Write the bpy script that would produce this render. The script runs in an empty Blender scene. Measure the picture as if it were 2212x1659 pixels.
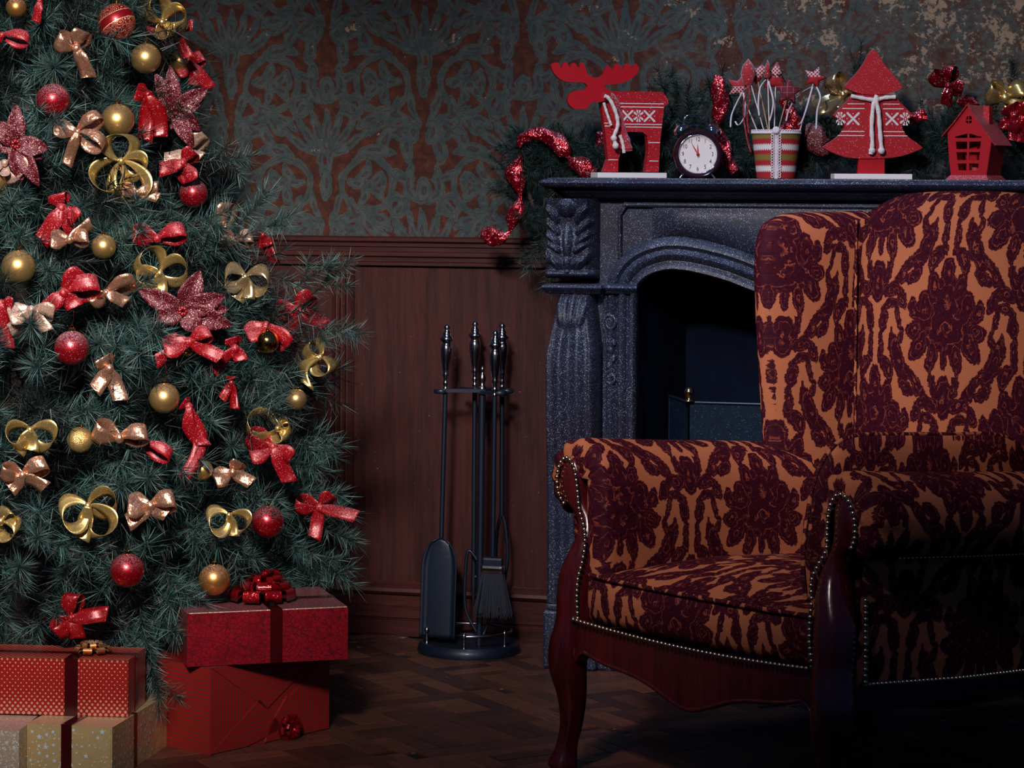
import bpy, math, random
import numpy as np
from mathutils import Vector, Matrix, Euler, noise
from mathutils.geometry import tessellate_polygon
random.seed(7); rng = np.random.default_rng(7)
SC = bpy.context.scene; COL = SC.collection
PI = math.pi
# ------------------------------------------------------------------ camera
FPX = 5500.0; TH = math.radians(15); PH = math.radians(.35)
r0 = Vector((math.cos(TH), math.sin(TH), 0)); FW = Vector((-math.sin(TH), math.cos(TH), 0)); ZZ = Vector((0, 0, 1))
RX = r0*math.cos(PH) + ZZ*math.sin(PH); UP = ZZ*math.cos(PH) - r0*math.sin(PH)
CAM = Vector((1.370, -5.916, 1.1))
cd = bpy.data.cameras.new('camera'); co = bpy.data.objects.new('camera', cd); COL.objects.link(co)
co.matrix_world = Matrix((( RX.x, UP.x, -FW.x, CAM.x), (RX.y, UP.y, -FW.y, CAM.y), (RX.z, UP.z, -FW.z, CAM.z), (0, 0, 0, 1)))
cd.sensor_width = 36; cd.lens = FPX/2212*36; cd.shift_y = -(829.5-395)/2212; cd.clip_start = .05
SC.camera = co
def ray(px, py): return FW + RX*((px-1106)/FPX) + UP*((395-py)/FPX)
def Pd(px, py, d): return CAM + ray(px, py)*d
def PY(px, py, Y): q = ray(px, py); return CAM + q*((Y-CAM.y)/q.y)
def PZ(px, py, Z=0.): q = ray(px, py); return CAM + q*((Z-CAM.z)/q.z)
# ------------------------------------------------------------------ light
w = bpy.data.worlds.new('world'); SC.world = w; w.use_nodes = True
bg = w.node_tree.nodes['Background']; bg.inputs[0].default_value = (.028, .06, .17, 1); bg.inputs[1].default_value = .42
def spot(name, loc, tgt, power, col, angle, blend, size):
    l = bpy.data.lights.new(name, 'SPOT'); l.energy = power; l.color = col; l.spot_size = math.radians(angle); l.spot_blend = blend; l.shadow_soft_size = size
    o = bpy.data.objects.new(name, l); COL.objects.link(o); o.location = loc
    o.rotation_euler = (Vector(tgt)-Vector(loc)).to_track_quat('-Z', 'Y').to_euler(); return o
spot('key_lamp', (.55, -5.6, 2.85), (-.96, -1.1, .84), 1800, (1, .93, .86), 26.5, .9, .30)
spot('mantel_lamp', (.1, -4.2, 2.7), (.55, -.1, 1.15), 400, (1, .93, .92), 34, 1, .15)
spot('chair_lamp', (-.05, -4.7, 3.5), (.56, -1.18, .76), 640, (1, .86, .80), 19, 1, .15)
spot('floor_fill_wide', (-.4, -5.0, 3.0), (-.15, -.9, .25), 150, (1, .88, .84), 26, 1, .3)  # added wide fill to brighten floor and wainscot, not a lamp of the room
spot('cool_rim_lamp', (.1, -1.5, 2.9), (.45, -.3, .9), 75, (.45, .68, 1), 50, 1, .2)
SC.view_settings.view_transform = 'Standard'; SC.view_settings.look = 'None'
SC.view_settings.exposure = 0; SC.view_settings.gamma = 1; SC.view_settings.use_curve_mapping = False
# ------------------------------------------------------------------ nodes
class NT:
    def __init__(s, t): s.t = t
    def n(s, typ, **kw):
        nd = s.t.nodes.new(typ)
        for k, v in kw.items(): setattr(nd, k, v)
        return nd
    def lk(s, a, b):
        if hasattr(a, 'is_output'): s.t.links.new(a, b)
        elif isinstance(a, (tuple, list)) and len(a) == 3 and b.type == 'RGBA': b.default_value = (*a, 1)
        else: b.default_value = a
    def m(s, op, a, b=None, c=None, clamp=False):
        nd = s.n('ShaderNodeMath', operation=op, use_clamp=clamp)
        for i, v in enumerate((a, b, c)):
            if v is not None: s.lk(v, nd.inputs[i])
        return nd.outputs[0]
    def mix(s, f, a, b, bt='MIX'):
        nd = s.n('ShaderNodeMix', data_type='RGBA', blend_type=bt); s.lk(f, nd.inputs[0]); s.lk(a, nd.inputs[6]); s.lk(b, nd.inputs[7]); return nd.outputs[2]
    def noise(s, vec, scale, detail=2, rough=.5, dist=0, col=False):
        nd = s.n('ShaderNodeTexNoise'); nd.inputs['Scale'].default_value = scale; nd.inputs['Detail'].default_value = detail; nd.inputs['Roughness'].default_value = rough; nd.inputs['Distortion'].default_value = dist
        if vec is not None: s.lk(vec, nd.inputs['Vector'])
        return nd.outputs[1 if col else 0]
    def step(s, x, lo, hi, a=0., b=1.):
        nd = s.n('ShaderNodeMapRange', interpolation_type='SMOOTHSTEP'); s.lk(x, nd.inputs[0])
        for i, v in enumerate((lo, hi, a, b)): nd.inputs[i+1].default_value = v
        return nd.outputs[0]
    def mp(s, vec, loc=(0, 0, 0), rot=(0, 0, 0), sc=(1, 1, 1), typ='POINT'):
        nd = s.n('ShaderNodeMapping', vector_type=typ); s.lk(vec, nd.inputs[0]); nd.inputs[1].default_value = loc; nd.inputs[2].default_value = rot; nd.inputs[3].default_value = sc; return nd.outputs[0]
    def sep(s, v): nd = s.n('ShaderNodeSeparateXYZ'); s.lk(v, nd.inputs[0]); return nd.outputs
    def comb(s, x, y, z=0.): nd = s.n('ShaderNodeCombineXYZ'); [s.lk(v, nd.inputs[i]) for i, v in enumerate((x, y, z))]; return nd.outputs[0]
    def vor(s, vec, scale, feat='F1', out='Color'):
        nd = s.n('ShaderNodeTexVoronoi', feature=feat); nd.inputs['Scale'].default_value = scale
        if vec is not None: s.lk(vec, nd.inputs['Vector'])
        return nd.outputs[out]
def motif_group(name, petals, rings, lo, V):
    """half-drop repeat: unit = half the width of a repeat; V = height of a repeat; g() drawn for the column and again for its neighbour"""
    g = bpy.data.node_groups.new(name+'_half', 'ShaderNodeTree'); t = NT(g)
    g.interface.new_socket('Vector', in_out='INPUT', socket_type='NodeSocketVector'); g.interface.new_socket('f', in_out='OUTPUT', socket_type='NodeSocketFloat')
    gi = t.n('NodeGroupInput'); go = t.n('NodeGroupOutput'); acc = None
    def M(op): return t.n('ShaderNodeMath', operation=op)
    lst = []
    for (x, y, a, L, W, k) in petals[::-1]:      # created back to front so that few values are alive at once
        mx = M('MAXIMUM'); s2 = M('SUBTRACT'); m2 = M('MULTIPLY'); s1 = M('SUBTRACT'); ma = M('MULTIPLY_ADD'); m1 = M('MULTIPLY'); se = t.n('ShaderNodeSeparateXYZ'); mg = t.n('ShaderNodeMapping', vector_type='TEXTURE')
        t.lk(gi.outputs[0], mg.inputs[0]); mg.inputs[1].default_value = (x, y, 0); mg.inputs[2].default_value = (0, 0, math.radians(a)); mg.inputs[3].default_value = (L, W, 1)
        t.lk(mg.outputs[0], se.inputs[0]); q = se.outputs; t.lk(q[0], m1.inputs[0]); t.lk(q[0], m1.inputs[1]); t.lk(m1.outputs[0], ma.inputs[0]); ma.inputs[1].default_value = -k; t.lk(q[1], ma.inputs[2])
        s1.inputs[0].default_value = 1.; t.lk(m1.outputs[0], s1.inputs[1]); t.lk(ma.outputs[0], m2.inputs[0]); t.lk(ma.outputs[0], m2.inputs[1]); t.lk(s1.outputs[0], s2.inputs[0]); t.lk(m2.outputs[0], s2.inputs[1]); t.lk(s2.outputs[0], mx.inputs[0]); lst.append(mx)
    lst = lst[::-1]; lst[0].inputs[1].default_value = -99.
    for i in range(1, len(lst)): t.lk(lst[i-1].outputs[0], lst[i].inputs[1])
    acc = lst[-1].outputs[0]
    for (x, y, r, wd) in rings:
        v = t.n('ShaderNodeVectorMath', operation='DISTANCE'); t.lk(gi.outputs[0], v.inputs[0]); v.inputs[1].default_value = (x, y, 0)
        f = t.m('MULTIPLY_ADD', t.m('ABSOLUTE', t.m('SUBTRACT', v.outputs['Value'], r)), -1/wd, 1.)
        acc = t.m('MAXIMUM', acc, f)
    t.lk(acc, go.inputs[0])
    G = bpy.data.node_groups.new(name, 'ShaderNodeTree'); t = NT(G)
    G.interface.new_socket('Vector', in_out='INPUT', socket_type='NodeSocketVector'); G.interface.new_socket('f', in_out='OUTPUT', socket_type='NodeSocketFloat')
    gi = t.n('NodeGroupInput'); go = t.n('NodeGroupOutput'); q = t.sep(gi.outputs[0]); fs = []
    for sx, sy in ((0., 0.), (1., V/2)):
        fx = t.m('ABSOLUTE', t.m('SUBTRACT', t.m('FLOORED_MODULO', t.m('ADD', q[0], 1.+sx), 2.), 1.))
        fy = t.m('ADD', t.m('FLOORED_MODULO', t.m('ADD', q[1], sy-lo), V), lo)
        nd = t.n('ShaderNodeGroup'); nd.node_tree = g; t.lk(t.comb(fx, fy), nd.inputs[0]); fs.append(nd.outputs[0])
    t.lk(t.m('MAXIMUM', *fs), go.inputs[0]); return G
DAMASK = motif_group('damask', [
    (0, .42, 90, .17, .10, 0), (0, .14, 90, .30, .23, 0), (.17, .28, 62, .17, .10, .3), (.28, .10, 80, .18, .12, 0), (0, -.10, 0, .36, .22, 0), (.44, .07, 50, .13, .085, .6),
    (.43, -.11, -20, .13, .09, .3), (.34, -.24, -55, .20, .11, .3), (.16, -.34, -75, .17, .085, .2), (.18, -.46, -80, .09, .035, 0), (0, -.35, 90, .13, .05, 0),
    (.085, .76, 88, .18, .05, .5), (.19, .57, -50, .16, .085, -.5), (.34, .66, -62, .26, .10, .35), (.37, .85, 60, .12, .05, .5), (.23, .84, 80, .12, .035, .2), (.56, .50, -38, .27, .055, -.3), (.47, .39, -30, .14, .07, .3), (.63, .40, -75, .10, .06, 0),
    (.11, 1.01, 78, .12, .075, 0), (.20, 1.17, 15, .16, .055, -.9), (.325, 1.06, -75, .16, .04, .5),
    (0, 1.37, 90, .22, .12, 0), (.13, 1.43, 60, .15, .06, .2), (.16, 1.555, 75, .07, .045, 0), (.2, 1.30, 20, .15, .075, .3), (.38, 1.21, -70, .11, .07, .4), (.30, 1.30, -30, .12, .06, .4)],
    [], -.52, 2.09)
WALLP = motif_group('wallpaper_motif', [
    (0, .22, 90, .22, .045, 0), (.09, .2, 72, .22, .04, .2), (.19, .17, 55, .22, .045, .4), (.29, .10, 35, .24, .045, .5), (.05, -.05, 85, .2, .03, 0),
    (.50, .02, 10, .2, .06, -.9), (.62, .14, 60, .16, .06, .3), (.75, .22, 25, .18, .05, .6), (.55, .28, 50, .16, .05, .3), (.70, .40, 70, .15, .05, .2), (.84, .05, 80, .16, .06, 0),
    (.40, -.20, 60, .11, .05, .5), (.33, -.30, 10, .10, .05, .5), (.52, -.26, 40, .10, .05, .4), (.52, -.38, -40, .11, .05, -.4), (.40, -.43, 80, .10, .045, .5), (.45, -.32, 30, .07, .06, 0), (.60, -.30, 85, .09, .03, .3),
    (.12, -.52, 70, .22, .035, .4), (.30, -.62, 20, .18, .05, .6), (.10, -.78, 90, .12, .06, 0), (.24, -.80, 40, .11, .045, .3), (.55, -.66, -20, .16, .05, -.6), (.75, -.55, 60, .14, .045, .3), (.85, -.30, 85, .2, .05, .2),
    (0, -.30, 90, .16, .06, 0), (.0, .62, 90, .13, .07, 0), (.12, .58, 50, .11, .05, .3), (.22, .74, 20, .13, .05, .5)],
    [(.43, -.31, .265, .030), (.26, .46, .09, .030)], -.98, 1.96)
MATS = {}
def mat(name, col, rough=.5, metal=0., coat=0., glit=None, frost=0., var=None, bump=None, sheen=0., spec=None, trans=0., alpha=None, fn=None, two=None):
    m = bpy.data.materials.new(name); m.use_nodes = True; MATS[name] = m
    t = NT(m.node_tree); p = m.node_tree.nodes['Principled BSDF']; I = p.inputs
    I['Roughness'].default_value = rough; I['Metallic'].default_value = metal; I['Coat Weight'].default_value = coat; I['Coat Roughness'].default_value = .15
    I['Sheen Weight'].default_value = sheen; I['Transmission Weight'].default_value = trans
    if spec is not None: I['Specular IOR Level'].default_value = spec
    tc = t.n('ShaderNodeTexCoord'); oc = tc.outputs['Object']; c = col if hasattr(col, 'is_output') else (*col, 1)
    nrm = None
    if fn: c, nrm = fn(t, tc, p)
    if var:   # (scale, other colour, stretch)
        c = t.mix(t.step(t.noise(t.mp(oc, sc=var[2]) if len(var) > 2 else oc, var[0], 4, .6), .35, .68), c, var[1])
    if frost:
        ge = t.n('ShaderNodeNewGeometry'); nz = t.sep(ge.outputs['Normal'])[2]
        fz = t.m('MULTIPLY', t.step(nz, -.1, 1.), t.step(t.noise(oc, 420, 1), .38, .62), clamp=True)
        ff_ = t.m('MULTIPLY', fz, frost); c = t.mix(ff_, c, (.62, .56, .66))
        t.lk(t.m('MULTIPLY', t.m('SUBTRACT', 1., ff_), metal), I['Metallic'])
    if glit:  # (cells per metre, share, colour)
        v = t.vor(oc, glit[0]); s = t.sep(v); g = t.m('GREATER_THAN', s[0], 1-glit[1])
        c = t.mix(t.m('MULTIPLY', g, s[1]), c, glit[2]); t.lk(t.m('MULTIPLY_ADD', g, .22-rough, rough), I['Roughness'])
    if bump:
        b = t.n('ShaderNodeBump'); b.inputs['Strength'].default_value = bump[1]; b.inputs['Distance'].default_value = bump[2] if len(bump) > 2 else .002
        t.lk(t.noise(oc, bump[0], 3, .6), b.inputs['Height'])
        if nrm is not None: t.lk(nrm, b.inputs['Normal'])
        nrm = b.outputs[0]
    if nrm is not None: t.lk(nrm, I['Normal'])
    t.lk(c, I['Base Color']); return m
def f_wood(dark, light, axis):
    def fn(t, tc, p):
        sc = [14, 14, 14]; sc[axis] = .9
        v = t.mp(tc.outputs['Object'], sc=tuple(sc)); a = t.noise(v, 3.5, 6, .62, .6); b = t.noise(v, 22, 3, .5)
        c = t.mix(t.step(t.m('MULTIPLY_ADD', b, .35, a), .42, .85), (*dark, 1), (*light, 1))
        sp = t.noise(tc.outputs['Object'], 160, 2, .7); c = t.mix(t.step(sp, .74, .78), c, (.25, .16, .2))
        bm = t.n('ShaderNodeBump'); bm.inputs['Strength'].default_value = .12; bm.inputs['Distance'].default_value = .002; t.lk(b, bm.inputs['Height'])
        return c, bm.outputs[0]
    return fn
mat('panel_wood', (0, 0, 0), .45, spec=.25, fn=f_wood((.020, .004, .005), (.050, .011, .010), 2))
mat('rail_wood', (0, 0, 0), .38, spec=.35, fn=f_wood((.022, .004, .006), (.055, .012, .011), 0))
mat('chair_wood', (0, 0, 0), .25, coat=.35, fn=f_wood((.030, .002, .003), (.080, .006, .009), 2))
mat('chair_wood_dark', (0, 0, 0), .35, fn=f_wood((.010, .002, .003), (.026, .004, .006), 2))
def f_paper(t, tc, p):
    oc = tc.outputs['Object']; q = t.sep(oc)
    wob = t.n('ShaderNodeVectorMath', operation='MULTIPLY_ADD'); t.lk(t.noise(oc, 17, 4, .6, col=True), wob.inputs[0]); wob.inputs[1].default_value = (.036, 0, .036); t.lk(oc, wob.inputs[2])
    q2 = t.sep(wob.outputs[0])
    uv = t.comb(t.m('DIVIDE', t.m('ADD', q2[0], .67), .25), t.m('DIVIDE', t.m('SUBTRACT', q2[2], 1.19), .25))
    g = t.n('ShaderNodeGroup'); g.node_tree = WALLP; t.lk(uv, g.inputs[0]); f = g.outputs[0]
    n1 = t.noise(oc, 38, 5, .7); n2 = t.noise(oc, 9, 4, .65); n3 = t.noise(oc, 140, 4, .7)
    rust = t.mix(t.step(n1, .4, .65), (.044, .013, .010), (.085, .027, .015))
    teal = t.mix(t.step(n1, .35, .65), (.030, .050, .054), (.062, .074, .072))
    mask = t.step(t.m('MULTIPLY_ADD', t.m('SUBTRACT', n3, .5), .6, f), -.22, -.05)
    c = t.mix(mask, rust, teal)
    line = t.m('LESS_THAN', t.m('ABSOLUTE', t.m('SUBTRACT', t.m('FRACT', t.m('MULTIPLY', f, 1.6)), .5)), .09)
    c = t.mix(t.m('MULTIPLY', t.m('MULTIPLY', line, mask), .75), c, (.045, .022, .022))
    # wear grows to the right: blotches of mud teal first, then bare plaster flakes
    wr = t.step(q[0], -.5, 1.1)
    blot = t.step(t.m('MULTIPLY_ADD', wr, .28, n2), .58, .80)
    c = t.mix(t.m('MULTIPLY', blot, .75), c, t.mix(t.step(t.noise(oc, 60, 4, .7), .42, .58), (.062, .030, .021), (.072, .078, .072)))
    up = t.step(q[2], 1.1, 1.6)
    fl = t.m('ADD', t.m('MULTIPLY_ADD', t.noise(oc, 75, 5, .75), .55, t.m('MULTIPLY', t.noise(oc, 12, 3, .6), .5)), t.m('ADD', t.m('MULTIPLY', wr, .10), t.m('MULTIPLY', up, .03)))
    flk = t.step(fl, .670, .688)
    c = t.mix(flk, c, t.mix(n1, (.18, .12, .08), (.33, .24, .17)))
    b = t.n('ShaderNodeBump'); b.inputs['Strength'].default_value = .35; b.inputs['Distance'].default_value = .002; t.lk(n3, b.inputs['Height'])
    return c, b.outputs[0]
mat('wallpaper', (0, 0, 0), .7, fn=f_paper, spec=.15)
def f_fabric(t, tc, p):
    uv = tc.outputs['UV']
    wob = t.n('ShaderNodeVectorMath', operation='MULTIPLY_ADD'); t.lk(t.noise(uv, 13, 5, .75, col=True), wob.inputs[0]); wob.inputs[1].default_value = (.11, .11, 0); t.lk(uv, wob.inputs[2])
    g = t.n('ShaderNodeGroup'); g.node_tree = DAMASK; t.lk(t.mp(wob.outputs[0], (-.055, -.055, 0)), g.inputs[0]); f = g.outputs[0]
    mask = t.step(f, .04, .10)
    fr = t.m('FRACT', t.m('MULTIPLY_ADD', t.noise(uv, 7, 3, .6), 2.6, t.m('MULTIPLY', f, 2.2)))
    vein = t.m('MULTIPLY', t.step(t.m('ABSOLUTE', t.m('SUBTRACT', fr, .5)), .10, .05), t.step(f, .14, .26))
    wv = t.n('ShaderNodeTexWave', wave_type='BANDS', bands_direction='Y'); wv.inputs['Scale'].default_value = 60; t.lk(uv, wv.inputs['Vector'])
    grd = t.mix(t.m('MULTIPLY', wv.outputs[1], .35), (.36, .115, .055), (.48, .17, .085))
    vel = t.mix(t.step(t.noise(uv, 30, 3), .3, .7), (.026, .0025, .0085), (.046, .0048, .014))
    rim = t.m('MULTIPLY', t.step(f, .20, .09), mask)
    c = t.mix(mask, grd, vel); c = t.mix(t.m('MULTIPLY', rim, .6), c, (.14, .010, .012)); c = t.mix(t.m('MULTIPLY', vein, t.step(t.noise(uv, 11, 2), .36, .6, .12, .8)), c, (.28, .06, .034))
    b = t.n('ShaderNodeBump'); b.inputs['Strength'].default_value = .3; b.inputs['Distance'].default_value = .0006
    t.lk(wv.outputs[1], b.inputs['Height'])
    t.lk(t.m('MULTIPLY_ADD', mask, -.12, .78), p.inputs['Roughness']); p.inputs['Sheen Weight'].default_value = 0
    return c, b.outputs[0]
mat('damask_fabric', (0, 0, 0), .75, fn=f_fabric, spec=.08)
def f_stone(t, tc, p):
    oc = tc.outputs['Object']; ge = t.n('ShaderNodeNewGeometry'); nz = t.sep(ge.outputs['Normal'])[2]
    base = t.mix(t.step(t.noise(oc, 7, 4, .6), .35, .65), (.014, .013, .028), (.016, .019, .044))
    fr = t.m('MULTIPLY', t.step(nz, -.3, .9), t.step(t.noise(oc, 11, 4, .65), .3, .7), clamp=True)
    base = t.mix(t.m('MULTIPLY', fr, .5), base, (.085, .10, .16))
    v = t.sep(t.vor(oc, 820)); den = t.m('MULTIPLY_ADD', t.step(t.noise(oc, 8, 3), .3, .75), .09, .04)
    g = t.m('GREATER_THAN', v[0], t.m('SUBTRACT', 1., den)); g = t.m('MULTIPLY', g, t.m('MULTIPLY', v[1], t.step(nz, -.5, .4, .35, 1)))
    c = t.mix(g, base, (.50, .62, .88)); t.lk(t.m('MULTIPLY_ADD', g, -.15, .50), p.inputs['Roughness'])
    b = t.n('ShaderNodeBump'); b.inputs['Strength'].default_value = .3; b.inputs['Distance'].default_value = .001; t.lk(t.noise(oc, 260, 3, .7), b.inputs['Height'])
    return c, b.outputs[0]
mat('mantel_stone', (0, 0, 0), .5, spec=.35, fn=f_stone)
mat('firebox_paint', (.0015, .006, .022), .8, var=(5, (.001, .003, .011, 1)), spec=.1)
mat('screen_mesh', (.002, .008, .022), .6, .1, spec=.15, glit=(600, .06, (.03, .07, .13, 1)), bump=(600, .5))
mat('blue_black_iron', (.006, .012, .026), .45, .4, coat=.1, bump=(90, .15))
mat('steel', (.55, .52, .55), .16, 1.)
mat('nickel_dark', (.25, .23, .26), .25, 1.)
mat('brass', (.85, .55, .28), .18, 1.)
mat('nail_brass', (.62, .50, .36), .26, 1.)
mat('bristle', (.005, .008, .018), .8, bump=(300, .8))
mat('needle', (0, 0, 0), .5, fn=lambda t, tc, p: (t.n('ShaderNodeVertexColor', layer_name='Col').outputs[0], None), spec=.4)
mat('bark', (.035, .022, .018), .8, bump=(40, .5))
GL = (.75, .70, .72, 1)
mat('red_frosted', (.30, .002, .008), .33, .65, coat=.5, glit=(1050, .04, GL), frost=.45)
mat('red_satin', (.34, .002, .007), .31, .7, coat=.5, glit=(1050, .015, GL), frost=.3)
def f_swirl(t, tc, p):
    q = t.n('ShaderNodeVectorMath', operation='NORMALIZE'); t.lk(tc.outputs['Object'], q.inputs[0]); d = q.outputs[0]
    w1 = t.vor(t.mp(d, sc=(1, 1, 1.2)), 3.2, 'F1', 'Distance'); ln = t.m('LESS_THAN', t.m('ABSOLUTE', t.m('SUBTRACT', t.m('FRACT', t.m('MULTIPLY', w1, 4.2)), .5)), .09)
    z = t.sep(t.mp(d, rot=(.25, .5, 0)))[2]; band = t.m('GREATER_THAN', t.m('ABSOLUTE', z), .2)
    edge = t.m('LESS_THAN', t.m('ABSOLUTE', t.m('SUBTRACT', t.m('ABSOLUTE', z), .24)), .018)
    g = t.m('MAXIMUM', t.m('MULTIPLY', ln, band), edge); return t.mix(g, (.28, .004, .010), (.85, .55, .3)), None
mat('red_gold_swirl', (0, 0, 0), .35, .5, coat=.3, fn=f_swirl)
mat('gold_ball', (.74, .45, .15), .34, .9, coat=.5, glit=(900, .05, (1, .9, .7, 1)), frost=.2)
mat('gold_glitter', (.68, .44, .15), .42, .85, glit=(500, .3, (1, .85, .5, 1)), bump=(500, .7))
mat('gold_mirror', (.80, .45, .12), .12, 1.)
mat('orange_gold', (.70, .30, .07), .34, .9, coat=.5, frost=.4, glit=(900, .05, (1, .9, .7, 1)))
mat('red_ribbon', (.27, .0015, .006), .40, .15, glit=(1050, .05, (.8, .6, .65, 1)), frost=.16, bump=(300, .3))
mat('red_satin_ribbon', (.22, .0015, .004), .33, .2, glit=(1050, .02, GL), bump=(200, .2))
mat('copper_ribbon', (.62, .30, .18), .30, .85, glit=(600, .10, (1, .75, .6, 1)), frost=.25, bump=(120, .5, .004))
mat('rose_ribbon', (.55, .33, .24), .42, .6, glit=(600, .15, (1, .8, .7, 1)), frost=.4, bump=(120, .5, .004))
mat('gold_ribbon', (.66, .45, .15), .30, .85, glit=(550, .16, (1, .85, .5, 1)), frost=.1)
mat('gold_ribbon_plain', (.72, .52, .26), .22, .9, frost=.15)
mat('petal_red', (.10, .002, .007), .45, .2, glit=(800, .12, (.8, .55, .6, 1)), frost=.12, bump=(220, .8, .003))
mat('red_foil', (.30, .003, .012), .16, .7, glit=(420, .12, (.9, .45, .5, 1)), frost=.3, bump=(70, .9, .006))
mat('red_foil_clear', (.35, .004, .008), .08, .6, coat=1, bump=(60, 1, .008))
def f_cell(base, cells, sc):
    def fn(t, tc, p):
        d = t.vor(tc.outputs['Object'], sc, 'DISTANCE_TO_EDGE', 'Distance'); n1 = t.noise(tc.outputs['Object'], 25, 3)
        c = t.mix(t.step(d, .03, .09), (*cells, 1), (*base, 1)); return t.mix(t.step(n1, .4, .7, 0, .5), c, (base[0]*.45, base[1]*.6, base[2]*.6)), None
    return fn
mat('gift_red_foil', (0, 0, 0), .28, .45, coat=.3, fn=f_cell((.34, .006, .014), (.14, .006, .012), 110), frost=.30)
def f_dots(t, tc, p):
    q = t.sep(tc.outputs['UV']); row = t.m('FLOOR', t.m('MULTIPLY', q[1], 1/.0062))
    x = t.m('MULTIPLY_ADD', t.m('MODULO', row, 2.), .5, t.m('MULTIPLY', q[0], 1/.0105))
    dx = t.m('MULTIPLY', t.m('SUBTRACT', t.m('FRACT', x), .5), 1.7); dy = t.m('SUBTRACT', t.m('FRACT', t.m('MULTIPLY', q[1], 1/.0062)), .5)
    d = t.m('SQRT', t.m('ADD', t.m('MULTIPLY', dx, dx), t.m('MULTIPLY', dy, dy)))
    r = t.m('MULTIPLY_ADD', t.m('ABSOLUTE', t.m('SINE', t.m('MULTIPLY', q[1], 23.))), -.28, .50)
    g = t.m('LESS_THAN', d, r); return t.mix(t.m('MULTIPLY', g, .75), (.34, .012, .010), (.72, .40, .26)), None
mat('gift_dotted', (0, 0, 0), .33, .35, coat=.2, fn=f_dots)
def f_stripe(t, tc, p):
    q = t.sep(tc.outputs['UV']); s = t.m('FRACT', t.m('MULTIPLY', q[1], 1/.0085))
    g = t.m('LESS_THAN', t.m('ABSOLUTE', t.m('SUBTRACT', s, .5)), .17); return t.mix(g, (.34, .010, .012), (.13, .035, .022)), None
mat('gift_striped', (0, 0, 0), .36, .25, coat=.25, fn=f_stripe)
mat('gift_gold', (.52, .37, .17), .36, .35, glit=(500, .04, (1, .9, .8, 1)), frost=.25, bump=(18, .25, .01))
mat('gift_gold_glitter', (.45, .33, .22), .42, .3, glit=(500, .35, (.85, .75, .7, 1)), frost=.3)
mat('star_foil', (.55, .66, .70), .35, .2); mat('dark_band', (.045, .002, .003), .18, .3, coat=.5)
mat('red_paint', (.42, .003, .010), .38, coat=.2)
mat('red_paint_frost', (.40, .003, .010), .42, glit=(1100, .03, (.9, .6, .65, 1)), frost=.35)
mat('felt_red', (.36, .004, .012), .85, glit=(500, .05, (.8, .6, .65, 1)), sheen=.4, bump=(300, .6), frost=.3)
mat('knit_white', (.72, .66, .66), .8); mat('cream_rope', (.74, .64, .62), .85, bump=(250, .8))
mat('white_board', (.80, .74, .73), .5); mat('clock_face', (.85, .76, .74), .35)
mat('clock_body', (.028, .006, .012), .18, coat=.5); mat('chrome', (.75, .75, .78), .08, 1.)
mat('clock_red', (.45, .03, .03), .4); mat('ink', (.05, .03, .04), .5)
mat('knit_red', (.40, .012, .018), .85, bump=(300, .6)); mat('knit_olive', (.22, .16, .030), .85, bump=(300, .6)); mat('lace', (.70, .62, .66), .8, bump=(200, .6))
mat('stick_white', (.70, .60, .58), .6); mat('stick_tan', (.45, .26, .15), .6)
mat('ribbon_white', (.62, .58, .66), .5)
def f_tartan(t, tc, p):
    q = t.sep(tc.outputs['Object']); a = t.m('LESS_THAN', t.m('ABSOLUTE', t.m('SUBTRACT', t.m('FRACT', t.m('MULTIPLY', q[0], 75.)), .5)), .06); b = t.m('LESS_THAN', t.m('ABSOLUTE', t.m('SUBTRACT', t.m('FRACT', t.m('MULTIPLY', q[2], 75.)), .5)), .06)
    return t.mix(t.m('MAXIMUM', a, b), (.12, .003, .014), (.32, .06, .09)), None
mat('tartan', (0, 0, 0), .8, fn=f_tartan)
def f_knitp(t, tc, p):
    q = t.sep(tc.outputs['Object']); u = t.m('MULTIPLY', q[0], 120.); v = t.m('MULTIPLY', q[2], 120.)
    d = t.m('ADD', t.m('PINGPONG', u, .5), t.m('PINGPONG', v, .5)); g = t.m('LESS_THAN', t.m('ABSOLUTE', t.m('SUBTRACT', d, .5)), .13)
    bd = t.m('GREATER_THAN', t.m('FRACT', t.m('MULTIPLY', q[2], 22.)), .45); return t.mix(t.m('MULTIPLY', g, bd), (.34, .006, .016), (.62, .50, .52)), None
mat('nordic_cloth', (0, 0, 0), .85, fn=f_knitp, frost=.3)
def f_floor(t, tc, p):
    oi = t.n('ShaderNodeObjectInfo'); at = t.n('ShaderNodeAttribute', attribute_name='tone'); r = t.m('FRACT', t.m('ADD', oi.outputs['Random'], at.outputs['Fac']))
    v = t.mp(tc.outputs['Object'], sc=(4, 40, 4)); g = t.noise(v, 4, 5, .6, .5)
    c = t.mix(r, (.035, .013, .011), (.15, .050, .028)); c = t.mix(t.step(g, .4, .7, 0, .6), c, (.022, .009, .009))
    t.lk(t.step(g, .3, .7, .34, .5), p.inputs['Roughness'])
    sp = t.sep(t.vor(tc.outputs['Object'], 60)); c = t.mix(t.m('MULTIPLY', t.m('GREATER_THAN', sp[0], .985), .3), c, (.4, .4, .5)); return c, None
mat('parquet', (0, 0, 0), .4, fn=f_floor); mat('subfloor', (.006, .004, .006), .8)
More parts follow.
